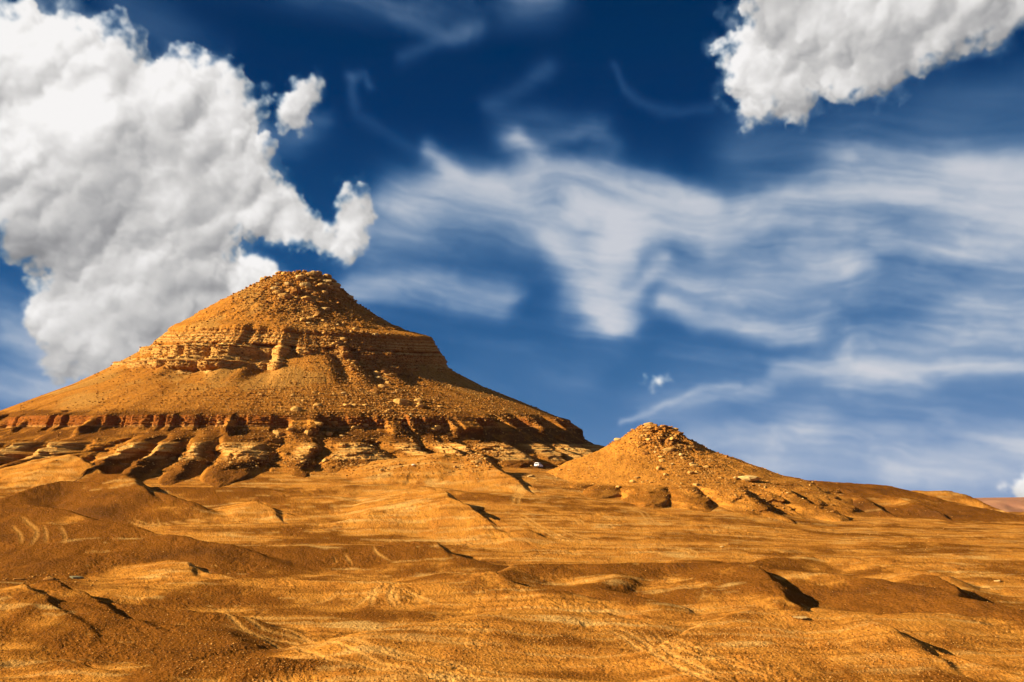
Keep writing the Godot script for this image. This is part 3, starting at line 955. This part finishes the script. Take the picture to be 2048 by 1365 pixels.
func gravel(m: Material) -> void:
	var rng := RandomNumberGenerator.new()
	rng.seed = 5
	var places := [[], [], []]
	for s in GRAVEL:
		for k in s[4]:
			var u := clampf(rng.randfn(), -2.2, 2.2)
			var v := clampf(rng.randfn(), -2.0, 2.0)
			var p := pick(s[0] + u * s[2] + rng.randf() * 3.0, s[1] + v * s[3] + u * s[2] * s[7] + rng.randf() * 3.0)
			if p == Vector3.ZERO:
				continue
			var j := Vector3(rng.randf_range(-1.0, 1.0), 0, rng.randf_range(-0.6, 0.6)) * p.z * -0.0011
			var size := lerpf(s[5], s[6], pow(rng.randf(), 2.5))
			var b := Basis.from_euler(Vector3(rng.randf() * TAU, rng.randf() * TAU, rng.randf() * TAU)).scaled(Vector3(1.2, 0.8, 1.0) * size * 0.55)
			places[k % 3].append([Transform3D(b, p + j + Vector3(0, size * 0.12, 0)), rng.randf()])
	for k in 3:
		var mm := MultiMesh.new()
		mm.transform_format = MultiMesh.TRANSFORM_3D
		mm.use_colors = true
		mm.mesh = rock_mesh(rng, 1, 0.85)
		mm.instance_count = places[k].size()
		for i in places[k].size():
			mm.set_instance_transform(i, places[k][i][0])
			var t: float = places[k][i][1]
			mm.set_instance_color(i, BROWN.lerp(TAN, t * 2.2) if t < 0.45 else TAN.lerp(PALE, (t - 0.45) * 1.1))
		var o := MultiMeshInstance3D.new()
		o.multimesh = mm
		o.material_override = m
		o.name = numbered("loose_stones")
		o.set_meta("kind", "stuff")
		tag(o, ["loose tan stones strewn over the slopes and flats", "small broken stones lying among the boulders", "fine rubble scattered below the cliffs"][k], "rubble")
		add_child(o)

# ---------------------------------------------------------------- the car
func shape(parent: Node3D, called: String, m: Mesh, material: Material, where: Transform3D) -> MeshInstance3D:
	var o := MeshInstance3D.new()
	o.name = called
	o.mesh = m
	o.material_override = material
	o.transform = where
	parent.add_child(o, true)
	return o

func prism(outline: PackedVector2Array, width: float, top_in: float, top_y: float) -> ArrayMesh:
	# a side outline (z, y) swept across the car; the sides lean in above top_y
	var st := SurfaceTool.new()
	st.begin(Mesh.PRIMITIVE_TRIANGLES)
	st.set_smooth_group(-1)
	var tri := Geometry2D.triangulate_polygon(outline)
	var n := outline.size()
	var p := func(k: int, s: float) -> Vector3:
		var v := outline[k % n]
		return Vector3(s * (width * 0.5 - top_in * clampf((v.y - top_y) / 0.7, 0.0, 1.0)), v.y, v.x)
	for k in range(0, tri.size(), 3):
		for j in [0, 1, 2]:
			st.add_vertex(p.call(tri[k + j], 1.0))
		for j in [0, 2, 1]:
			st.add_vertex(p.call(tri[k + j], -1.0))
	for k in n:
		for v in [[k, 1.0], [k, -1.0], [k + 1, 1.0], [k + 1, 1.0], [k, -1.0], [k + 1, -1.0]]:
			st.add_vertex(p.call(v[0], v[1]))
	st.generate_normals()
	return st.commit()

func box(x: float, y: float, z: float) -> BoxMesh:
	var b := BoxMesh.new()
	b.size = Vector3(x, y, z)
	return b

func plain(c: Color, rough := 0.5, metal := 0.0) -> StandardMaterial3D:
	var m := StandardMaterial3D.new()
	m.albedo_color = c.linear_to_srgb()
	m.roughness = rough
	m.metallic = metal
	return m

func car(p: Vector3, turn: float) -> void:
	var o := Node3D.new()
	o.name = "parked_car"
	tag(o, "white off-road car parked on the saddle below the mountain", "car")
	add_child(o)
	o.position = p
	o.rotation.y = turn
	var white := plain(Color(0.78, 0.79, 0.80), 0.3)
	white.clearcoat_enabled = true
	white.clearcoat = 0.6
	var glass := plain(Color(0.015, 0.018, 0.02), 0.08)
	var black := plain(Color(0.02, 0.02, 0.02), 0.8)
	var steel := plain(Color(0.45, 0.45, 0.46), 0.35, 0.8)
	var lamp := plain(Color(0.35, 0.02, 0.015), 0.25)
	# rear at +z
	shape(o, "body", prism(PackedVector2Array([Vector2(2.25, 0.42), Vector2(2.3, 1.08), Vector2(-0.9, 1.12), Vector2(-2.2, 1.02), Vector2(-2.35, 0.8), Vector2(-2.3, 0.42)]), 1.92, 0.03, 1.0), white, Transform3D())
	var cabin := shape(o, "cabin", prism(PackedVector2Array([Vector2(2.27, 1.08), Vector2(2.12, 1.86), Vector2(1.9, 1.93), Vector2(-0.15, 1.93), Vector2(-0.95, 1.11)]), 1.86, 0.2, 1.1), white, Transform3D())
	shape(cabin, "rear_window", box(1.36, 0.46, 0.03), glass, Transform3D(Basis.from_euler(Vector3(-0.19, 0, 0)), Vector3(0, 1.5, 2.205)))
	for s in [-1.0, 1.0]:
		for k in 3:
			shape(cabin, "side_window", box(0.03, 0.46, [0.72, 0.78, 0.62][k]), glass, Transform3D(Basis.from_euler(Vector3(0, 0, s * 0.28)), Vector3(s * 0.845, 1.5, [1.62, 0.76, -0.06][k])))
		shape(o, "tail_lamp", box(0.16, 0.3, 0.05), lamp, Transform3D(Basis(), Vector3(s * 0.82, 0.92, 2.29)))
		shape(o, "mirror", box(0.2, 0.16, 0.1), white, Transform3D(Basis(), Vector3(s * 1.04, 1.2, -0.62)))
		for z in [1.42, -1.45]:
			var t := CylinderMesh.new()
			t.top_radius = 0.4
			t.bottom_radius = 0.4
			t.height = 0.27
			t.radial_segments = 24
			var wheel := shape(o, "wheel", t, black, Transform3D(Basis.from_euler(Vector3(0, 0, PI / 2)), Vector3(s * 0.84, 0.4, z)))
			var h := CylinderMesh.new()
			h.top_radius = 0.22
			h.bottom_radius = 0.24
			h.height = 0.29
			shape(wheel, "rim", h, steel, Transform3D())
	shape(o, "bumper", box(1.88, 0.22, 0.16), black, Transform3D(Basis(), Vector3(0, 0.5, 2.3)))
	shape(o, "windscreen", box(1.46, 0.78, 0.03), glass, Transform3D(Basis.from_euler(Vector3(0.775, 0, 0)), Vector3(0, 1.52, -0.57)))
	shape(o, "number_plate", box(0.5, 0.12, 0.02), plain(Color(0.7, 0.7, 0.68)), Transform3D(Basis(), Vector3(0, 0.8, 2.3)))
	shape(o, "spare_wheel_cover", box(0.6, 0.56, 0.16), white, Transform3D(Basis(), Vector3(0.1, 1.0, 2.37)))

# ---------------------------------------------------------------- sky
const SKY_W := 4096
const SKY_H := 2048
var cs1 := noise(101, 5)
var cs2 := noise(113, 4)
var cs3 := noise(127, 3)
var lobes := noise(131, 4, FastNoiseLite.TYPE_CELLULAR)

# cumulus: px, py, radius (px), then how grey its inside is
const PUFFS := [
	[30, 110, 120, 0.05], [120, 150, 130, 0.0], [230, 190, 120, 0.0], [60, 260, 150, 0.0], [200, 300, 150, 0.0], [330, 270, 130, 0.0], [400, 200, 90, 0.0], [440, 270, 90, 0.0], [470, 330, 80, 0.05],
	[-60, 160, 150, 0.0], [-60, 330, 160, 0.3], [90, 390, 130, 0.6], [230, 400, 130, 0.7], [370, 390, 120, 0.6], [480, 400, 80, 0.25], [545, 420, 62, 0.1], [590, 450, 50, 0.1],
	[150, 480, 95, 0.35], [270, 490, 100, 0.4], [370, 480, 90, 0.4], [70, 490, 60, 0.5], [640, 475, 36, 0.1], [690, 490, 36, 0.05], [705, 410, 44, 0.0], [735, 420, 24, 0.0], [715, 455, 36, 0.0],
	[210, 570, 90, 0.5], [310, 590, 110, 0.55], [390, 570, 80, 0.5], [110, 610, 60, 0.3], [200, 650, 100, 0.45], [300, 670, 90, 0.5], [150, 720, 55, 0.3], [230, 720, 60, 0.3], [80, 640, 40, 0.3],
	[500, 545, 44, -0.1], [530, 560, 40, -0.1], [470, 575, 48, -0.1], [430, 620, 50, 0.0],
	[600, 190, 34, 0.15], [580, 225, 44, 0.2], [625, 165, 24, 0.1], [600, 245, 30, 0.2], [525, 190, 20, 0.3],
	[1540, 60, 70, 0.15], [1500, 130, 66, 0.1], [1560, 150, 80, 0.2], [1640, 60, 110, 0.2], [1700, 110, 80, 0.35], [1780, 50, 110, 0.3], [1880, 40, 100, 0.25], [1960, 20, 80, 0.1], [1760, 120, 60, 0.45],
	[1510, 215, 36, 0.15], [1500, 245, 20, 0.15], [1590, 215, 34, 0.2], [1600, 235, 22, 0.2], [2030, -10, 70, 0.1], [1620, -60, 140, 0.2], [1850, -80, 150, 0.2],
	[1305, 752, 20, 0.1], [1325, 760, 20, 0.1], [2040, 975, 36, 0.15], [2070, 950, 40, 0.2], [2020, 985, 18, 0.2], [2090, 990, 50, 0.2],
	
]
# thin cloud: strokes px, py, width, strength
const WISPS := [
	[[[800, 400], [900, 380], [1000, 385], [1100, 400], [1200, 420], [1300, 430], [1420, 440], [1560, 420], [1700, 400], [1850, 370], [2100, 340]], 52, 0.8],
	[[[1080, 380], [1180, 400], [1280, 420], [1240, 480], [1210, 560], [1215, 610]], 64, 0.85],
	[[[860, 300], [900, 340], [950, 370], [1010, 385]], 20, 0.6],
	[[[1020, 280], [1050, 310], [1100, 335], [1180, 345], [1300, 370], [1420, 410]], 24, 0.8],
	[[[1030, 290], [1110, 275], [1180, 265], [1240, 300]], 20, 0.18],
	[[[1100, 470], [1160, 540], [1200, 600], [1230, 640]], 34, 0.5],
	[[[1330, 520], [1260, 590], [1215, 636]], 16, 0.5],
	[[[1330, 600], [1420, 640], [1500, 655], [1620, 664]], 24, 0.6],
	[[[1350, 560], [1450, 590], [1560, 560], [1680, 520]], 44, 0.55],
	[[[1420, 500], [1520, 520], [1620, 490], [1740, 530]], 34, 0.4],
	[[[1700, 330], [1820, 380], [1940, 420], [2100, 440]], 70, 0.75],
	[[[1700, 450], [1820, 500], [1940, 480], [2100, 470]], 46, 0.6],
	[[[1640, 600], [1760, 570], [1900, 560], [2100, 540]], 40, 0.3],
	[[[1700, 720], [1850, 700], [2000, 690], [2120, 680]], 60, 0.55],
	[[[1560, 740], [1700, 745], [1850, 740], [2100, 745]], 24, 0.4],
	[[[1880, 640], [1980, 610], [2100, 600]], 40, 0.4],
	[[[1240, 850], [1290, 828], [1350, 803], [1410, 785], [1470, 775]], 7, 0.36],
	[[[1300, 835], [1380, 812], [1470, 790], [1600, 740]], 22, 0.2],
	[[[1400, 880], [1520, 860], [1640, 850]], 40, 0.45],
	[[[1500, 930], [1640, 905], [1760, 920], [1900, 930], [2050, 925]], 46, 0.6],
	[[[1800, 960], [1920, 930], [2060, 900]], 40, 0.35],
	[[[1380, 800], [1600, 800], [1850, 830], [2120, 850]], 100, 0.20],
	[[[1500, 560], [1750, 640], [2120, 640]], 90, 0.22],
	[[[700, 590], [800, 575], [900, 580], [1000, 600]], 34, 0.4],
	[[[760, 480], [880, 460], [1000, 470], [1120, 490]], 60, 0.3],
	[[[700, 150], [705, 190], [715, 235], [770, 265], [850, 310]], 14, 0.11],
	[[[705, 150], [730, 145], [745, 170]], 11, 0.12],
	[[[690, -10], [770, 20], [830, 50], [890, 70], [950, 60]], 22, 0.14],
	[[[810, 115], [860, 90], [930, 75]], 18, 0.12],
	[[[980, 200], [1040, 170], [1090, 130]], 22, 0.10],
	[[[1225, 130], [1250, 180], [1290, 210], [1350, 225], [1430, 222]], 11, 0.09],
	[[[250, 20], [330, 60], [400, 110]], 60, 0.16],
	[[[0, 650], [60, 700], [120, 740]], 60, 0.4],
	[[[0, 780], [100, 790], [200, 775]], 30, 0.35],
	[[[1000, 240], [1100, 245], [1200, 260]], 34, 0.14],
	[[[1500, 300], [1700, 250], [1900, 230], [2080, 200]], 80, 0.20],
	[[[520, 290], [600, 290], [640, 250]], 30, 0.25],
	[[[960, 720], [1060, 735], [1160, 760]], 40, 0.10],
]

func angles_of(px: float, py: float) -> Vector2:         # azimuth and height in degrees
	var r := ray(px, py)
	return Vector2(rad_to_deg(atan2(r.x, -r.z)), rad_to_deg(atan2(r.y, Vector2(r.x, r.z).length())))

func blue(el: float) -> Color:
	var stops := [[-5.0, Color8(124, 152, 188)], [0.5, Color8(110, 144, 186)], [4.0, Color8(84, 126, 174)], [9.0, Color8(48, 100, 152)], [14.0, Color8(28, 82, 136)], [20.0, Color8(9, 63, 114)], [26.0, Color8(1, 47, 95)], [32.0, Color8(0, 42, 86)], [60.0, Color8(0, 40, 82)], [90.0, Color8(0, 40, 82)]]
	for k in stops.size() - 1:
		if el < stops[k + 1][0]:
			var f := clampf((el - stops[k][0]) / (stops[k + 1][0] - stops[k][0]), 0.0, 1.0)
			return stops[k][1].lerp(stops[k + 1][1], f)
	return stops[-1][1]

func dir_of(az: float, el: float) -> Vector3:
	var a := deg_to_rad(az)
	var e := deg_to_rad(el)
	return Vector3(sin(a) * cos(e), sin(e), -cos(a) * cos(e))

# what the named clouds add, laid out on a coarse grid of directions
const GA := 44.0
const GLOW := -2.0
const GHIGH := 38.0
const STEP := 0.125
const GW := 705
const GH := 321
var heap_map := PackedFloat32Array()
var grey_map := PackedFloat32Array()
var thin_map := PackedFloat32Array()
var high_map := PackedFloat32Array()    # how far the heaps bulge towards us

func prepare_clouds() -> void:
	heap_map.resize(GW * GH)
	grey_map.resize(GW * GH)
	thin_map.resize(GW * GH)
	high_map.resize(GW * GH)
	var rng := RandomNumberGenerator.new()
	rng.seed = 9
	for p in PUFFS:
		var m := angles_of(p[0], p[1])
		var rad := absf(angles_of(p[0] + p[2], p[1]).x - m.x)
		swell(m, 0.0, rad * 0.92)
		for k in 13:
			var way := Vector2.from_angle(rng.randf() * TAU) * sqrt(rng.randf()) * 0.95
			var r1 := rad * rng.randf_range(0.24, 0.46)
			var c1 := m + way * rad
			var z1 := rad * 0.9 * sqrt(maxf(0.0, 1.0 - way.length_squared())) - r1 * 0.35
			swell(c1, z1, r1)
			for j in 6:
				var way2 := Vector2.from_angle(rng.randf() * TAU) * sqrt(rng.randf())
				var r2 := r1 * rng.randf_range(0.25, 0.5)
				swell(c1 + way2 * r1, z1 + r1 * sqrt(maxf(0.0, 1.0 - way2.length_squared())) - r2 * 0.35, r2)
	for p in PUFFS:
		var m := angles_of(p[0], p[1])
		var rad := absf(angles_of(p[0] + p[2], p[1]).x - m.x)
		for j in GH:
			var dy := (GLOW + j * STEP - m.y) / rad
			if absf(dy) > 1.5:
				continue
			for i in GW:
				var dx := (-GA + i * STEP - m.x) / rad
				var d := dx * dx + dy * dy
				if d < 2.2:
					var k := (1.0 - d / 2.2) * (1.0 - d / 2.2) * clampf(p[2] / 36.0, 0.32, 1.0)
					heap_map[j * GW + i] += k
					grey_map[j * GW + i] += k * p[3]
	for k in GW * GH:
		grey_map[k] /= heap_map[k] + 1e-4
	for s in WISPS:
		var pts := PackedVector2Array()
		var lo := Vector2(1e9, 1e9)
		var hi := -lo
		for q in s[0]:
			var p := angles_of(q[0], q[1])
			pts.append(p)
			lo = lo.min(p)
			hi = hi.max(p)
		var mid: Array = s[0][int(s[0].size() / 2)]
		var reach := absf(angles_of(mid[0], mid[1] + s[1]).y - angles_of(mid[0], mid[1]).y)
		var far := Vector2(reach, reach) * 2.4
		lo -= far
		hi += far
		for j in range(maxi(0, int((lo.y - GLOW) / STEP)), mini(GH, int((hi.y - GLOW) / STEP) + 2)):
			for i in range(maxi(0, int((lo.x + GA) / STEP)), mini(GW, int((hi.x + GA) / STEP) + 2)):
				var at_ := Vector2(-GA + i * STEP, GLOW + j * STEP)
				var best := 1e9
				for k in pts.size() - 1:
					var e := pts[k + 1] - pts[k]
					var q := clampf((at_ - pts[k]).dot(e) / e.length_squared(), 0.0, 1.0)
					best = minf(best, (at_ - pts[k] - e * q).length_squared())
				var g: float = exp(-best / (reach * reach)) * s[2]
				var o := j * GW + i
				thin_map[o] = thin_map[o] + g - thin_map[o] * g

func swell(c: Vector2, depth: float, rad: float) -> void:
	for j in range(maxi(0, int((c.y - rad - GLOW) / STEP)), mini(GH, int((c.y + rad - GLOW) / STEP) + 2)):
		for i in range(maxi(0, int((c.x - rad + GA) / STEP)), mini(GW, int((c.x + rad + GA) / STEP) + 2)):
			var dx := -GA + i * STEP - c.x
			var dy := GLOW + j * STEP - c.y
			var d := rad * rad - dx * dx - dy * dy
			if d > 0.0:
				var o := j * GW + i
				high_map[o] = maxf(high_map[o], depth + sqrt(d))

func from_map(map: PackedFloat32Array, az: float, el: float) -> float:
	var u := clampf((az + GA) / STEP, 0.0, GW - 1.01)
	var v := clampf((el - GLOW) / STEP, 0.0, GH - 1.01)
	var i := int(u)
	var j := int(v)
	var fu := u - i
	var fv := v - j
	var o := j * GW + i
	return lerpf(lerpf(map[o], map[o + 1], fu), lerpf(map[o + GW], map[o + GW + 1], fu), fv)

func cloud_color(az: float, el: float, named: bool, open: float) -> Color:
	var v := dir_of(az, el) * 57.3
	var c := blue(el)
	# turn and fray the shapes
	var w1 := cs2.get_noise_3d(v.x * 0.16, v.y * 0.16, v.z * 0.16)
	var w2 := cs2.get_noise_3d(v.x * 0.16 + 40.0, v.y * 0.16, v.z * 0.16 + 9.0)
	var f1 := cs1.get_noise_3d(v.x * 0.55, v.y * 0.55, v.z * 0.55)
	var f2 := cs1.get_noise_3d(v.x * 0.55 + 7.0, v.y * 0.55 + 31.0, v.z * 0.55)
	# thin cloud
	var thin := 0.0
	var ta := az + w1 * 0.9 + f1 * 0.10
	var te := el + w2 * 0.6 + f2 * 0.08
	if named:
		thin = from_map(thin_map, ta, te)
	if open > 0.0:
		var field := cs3.get_noise_3d(v.x * 0.035, v.y * 0.09, v.z * 0.035) + 0.35 * w1
		var g := ss(0.0, 0.6, field) * 0.75 * open
		thin = thin + g - thin * g
	# fibres run with the wind, nearly level and gently bowed
	var broad := cs3.get_noise_3d(v.x * 0.07, v.y * 0.12, v.z * 0.07)
	var across := el + 0.16 * az + 1.1 * broad + 0.35 * w2
	var fibre := cs1.get_noise_3d(az * 0.085 + 0.4 * w1, across * 0.42, 3.0)
	var thread := cs1.get_noise_3d(az * 0.16 + 0.3 * f1, across * 1.5 + 0.2 * f2, 8.0)
	thin = 1.0 - exp(-1.9 * thin * clampf(1.0 + 0.46 * fibre + 0.17 * thread + 0.5 * broad, 0.08, 1.8))
	thin = clampf(thin + maxf(0.0, 0.16 * fibre + 0.05 * thread + 0.025) * ss(25.0, 8.0, el), 0.0, 0.93)
	c = c.lerp(Color8(214, 214, 220).lerp(Color8(132, 152, 196), clampf(1.1 - thin * 1.3, 0.0, 1.0)), thin)
	# heaped cloud
	var ha := az + w1 * 1.0 + f1 * 0.85
	var he := el + w2 * 0.9 + f2 * 0.85
	var dens := 0.0
	var grey := 0.0
	if named:
		dens = from_map(heap_map, ha, he)
		grey = from_map(grey_map, ha, he)
	if open > 0.0:
		var field := cs2.get_noise_3d(v.x * 0.05 + 20.0, v.y * 0.06, v.z * 0.05) + 0.3 * f1
		var more := ss(0.05, 0.5, field) * 1.4 * open * ss(1.0, 8.0, el)
		grey = (grey * dens + 0.3 * more) / maxf(dens + more, 0.01)
		dens += more
	if dens > 0.02:
		var detail := cs1.get_noise_3d(v.x * 1.1 + 3.0, v.y * 1.1, v.z * 1.1)
		var ba := az + w1 * 0.5 + f1 * 0.42 + detail * 0.16
		var be := el + w2 * 0.5 + f2 * 0.42
		var bulge := from_map(high_map, ba, be) if named else dens * 2.0
		var edge := dens * 0.55 + ss(0.0, 1.1, bulge) * 0.5 + (0.50 * detail + 0.34 * f1 + 0.12 * w1) * ss(1.9, 0.4, dens)
		var a := ss(0.26, 1.02, edge)
		var veil := ss(0.02, 0.9, dens + 0.5 * f1 + 0.3 * w1) * 0.5
		c = c.lerp(Color8(186, 191, 207), veil * (1.0 - a))
		if a > 0.0:
			# the heaps' own relief under the sun, and their grey undersides
			var relief := 0.0
			if named:
				for step: float in [0.22, 0.7]:
					var gx: float = (from_map(high_map, ba + step, be) - from_map(high_map, ba - step, be)) / (2.0 * step)
					var gy: float = (from_map(high_map, ba, be + step) - from_map(high_map, ba, be - step)) / (2.0 * step)
					var n := Vector3(-gx, -gy, 1.3).normalized()
					relief += (n.dot(Vector3(-0.52, 0.62, 0.58)) - 0.58) * (0.09 if step < 0.5 else 0.20)
			var lit := cs3.get_noise_3d((v.x - 1.6) * 0.13, (v.y + 2.0) * 0.13, v.z * 0.13)
			var here := cs3.get_noise_3d(v.x * 0.13, v.y * 0.13, v.z * 0.13)
			var tone := 0.91 - grey * 0.27 + (here - lit) * 0.14 + relief * (1.0 - 0.35 * grey) + 0.035 * detail
			tone = clampf(tone, 0.54, 0.97)
			var k := Color(tone * 1.0, tone * 0.992, tone * 0.985).lerp(Color(tone * 0.985, tone * 0.99, tone * 1.02), clampf((0.8 - tone) * 3.0, 0.0, 1.0))
			c = c.lerp(k, a)
	c.a = 1.0
	return c

func build_sky() -> Image:
	prepare_clouds()
	# a coarse sky all round, then a fine one where the named clouds stand
	var cw := 512
	var ch := 256
	var coarse := Image.create_empty(cw, ch, false, Image.FORMAT_RGB8)
	var lines := []
	lines.resize(ch)
	var job := func(j: int) -> void:
		var el := 90.0 - (j + 0.5) * 180.0 / ch
		var bytes := PackedByteArray()
		bytes.resize(cw * 3)
		for i in cw:
			var az := (i + 0.5) * 360.0 / cw - 180.0
			var c := Color8(150, 110, 70)
			if el > -2.0:
				var open := maxf(ss(34.0, 40.0, absf(az)), ss(30.0, 36.0, el))
				c = cloud_color(az, el, false, open)
			bytes[i * 3] = c.r8
			bytes[i * 3 + 1] = c.g8
			bytes[i * 3 + 2] = c.b8
		lines[j] = bytes
	each(job, ch)
	var all := PackedByteArray()
	for l in lines:
		all.append_array(l)
	coarse = Image.create_from_data(cw, ch, false, Image.FORMAT_RGB8, all)
	coarse.resize(SKY_W, SKY_H, Image.INTERPOLATE_CUBIC)
	var per := SKY_W / 360.0
	var x0 := int((180.0 - 40.0) * per)
	var x1 := int((180.0 + 40.0) * per)
	var y0 := int((90.0 - 36.0) * per)
	var y1 := int((90.0 + 1.0) * per)
	var fw := x1 - x0
	var fine := []
	fine.resize(y1 - y0)
	var job2 := func(j: int) -> void:
		var el := 90.0 - (y0 + j + 0.5) / per
		var bytes := PackedByteArray()
		bytes.resize(fw * 3)
		for i in fw:
			var az := (x0 + i + 0.5) / per - 180.0
			var open := maxf(ss(34.0, 40.0, absf(az)), ss(30.0, 36.0, el))
			var c := cloud_color(az, el, true, open)
			bytes[i * 3] = c.r8
			bytes[i * 3 + 1] = c.g8
			bytes[i * 3 + 2] = c.b8
		fine[j] = bytes
	each(job2, y1 - y0)
	var fb := PackedByteArray()
	for l in fine:
		fb.append_array(l)
	var fi := Image.create_from_data(fw, y1 - y0, false, Image.FORMAT_RGB8, fb)
	coarse.blit_rect(fi, Rect2i(0, 0, fw, y1 - y0), Vector2i(x0, y0))
	# the panorama begins straight ahead (-z) and runs to the right
	var turned := Image.create_empty(SKY_W, SKY_H, false, Image.FORMAT_RGB8)
	turned.blit_rect(coarse, Rect2i(SKY_W / 2, 0, SKY_W / 2, SKY_H), Vector2i(0, 0))
	turned.blit_rect(coarse, Rect2i(0, 0, SKY_W / 2, SKY_H), Vector2i(SKY_W / 2, 0))
	return turned

# ---------------------------------------------------------------- materials
func earth(grain: float, relief: float) -> StandardMaterial3D:
	var m := StandardMaterial3D.new()
	m.vertex_color_use_as_albedo = true
	m.roughness = 1.0
	m.specular_mode = BaseMaterial3D.SPECULAR_DISABLED
	var n := FastNoiseLite.new()
	n.noise_type = FastNoiseLite.TYPE_SIMPLEX_SMOOTH
	n.frequency = 0.05
	n.fractal_octaves = 5
	n.fractal_gain = 0.7
	n.seed = 12
	var t := NoiseTexture2D.new()
	t.width = 1024
	t.height = 1024
	t.seamless = true
	t.noise = n
	var g := Gradient.new()
	g.set_color(0, Color(0.62, 0.60, 0.58))
	g.set_color(1, Color(1.0, 1.0, 1.0))
	t.color_ramp = g
	m.albedo_texture = t
	var tn := NoiseTexture2D.new()
	tn.width = 1024
	tn.height = 1024
	tn.seamless = true
	tn.noise = n
	tn.as_normal_map = true
	tn.bump_strength = relief
	m.normal_enabled = true
	m.normal_texture = tn
	m.normal_scale = 1.0
	m.uv1_triplanar = true
	m.uv1_world_triplanar = true
	m.uv1_scale = Vector3.ONE * grain
	return m

func stone(c: Color) -> StandardMaterial3D:
	var m := earth(0.08, 6.0)
	m.vertex_color_use_as_albedo = false
	m.albedo_color = c.linear_to_srgb()
	return m

func _ready() -> void:
	var clock := Time.get_ticks_msec()
	# camera
	var cam := Camera3D.new()
	cam.name = "camera"
	cam.fov = rad_to_deg(2.0 * atan(682.5 / F))
	cam.rotation.x = pitch
	cam.near = 0.5
	cam.far = 20000.0
	cam.current = true
	add_child(cam)
	# sun: low, from the left and a little behind
	var sun := DirectionalLight3D.new()
	sun.name = "sun"
	sun.light_energy = 1.6
	sun.light_color = Color(1.0, 0.925, 0.79)
	sun.light_angular_distance = 0.5
	sun.shadow_enabled = true
	var el := deg_to_rad(21.5)
	var az := deg_to_rad(74.0)
	sun.look_at_from_position(Vector3(-sin(az) * cos(el), sin(el), cos(az) * cos(el)) * 100.0, Vector3.ZERO)
	add_child(sun)
	# sky
	var env := Environment.new()
	env.background_mode = Environment.BG_SKY
	var sky_mat := PanoramaSkyMaterial.new()
	sky_mat.panorama = ImageTexture.create_from_image(build_sky())
	env.sky = Sky.new()
	env.sky.sky_material = sky_mat
	env.background_energy_multiplier = 1.0 / EXPOSURE
	env.tonemap_mode = Environment.TONE_MAPPER_LINEAR
	env.tonemap_exposure = EXPOSURE
	env.sdfgi_enabled = true
	env.ssao_enabled = true
	env.ssil_enabled = true
	env.fog_enabled = true
	env.fog_density = 0.000012
	env.fog_light_color = Color(0.72, 0.76, 0.86)
	var we := WorldEnvironment.new()
	we.name = "surroundings"
	we.environment = env
	add_child(we)
	print("sky ", Time.get_ticks_msec() - clock)
	# land
	first.resize(buffer_w * buffer_h)
	prepare_ground()
	prepare_tracks()
	print("tracks ", Time.get_ticks_msec() - clock)
	build_ground(earth(0.030, 7.0))
	print("ground ", Time.get_ticks_msec() - clock)
	build_mountain(earth(0.018, 11.0))
	print("mountain ", Time.get_ticks_msec() - clock)
	build_hill(earth(0.022, 10.0))
	build_far_mesa(earth(0.01, 6.0))
	print("hills ", Time.get_ticks_msec() - clock)
	# stones
	var mats := [stone(Color(0.60, 0.34, 0.095)), stone(Color(0.36, 0.16, 0.038)), stone(Color(0.64, 0.42, 0.16)), stone(Color(0.72, 0.64, 0.5)), stone(Color(0.30, 0.27, 0.15))]
	rocks(mats)
	var loose := earth(0.3, 5.0)
	gravel(loose)
	var p := pick(1079, 933)
	car(p + Vector3(0, 0.0, 0), deg_to_rad(-24.0))
	print("all ", Time.get_ticks_msec() - clock)
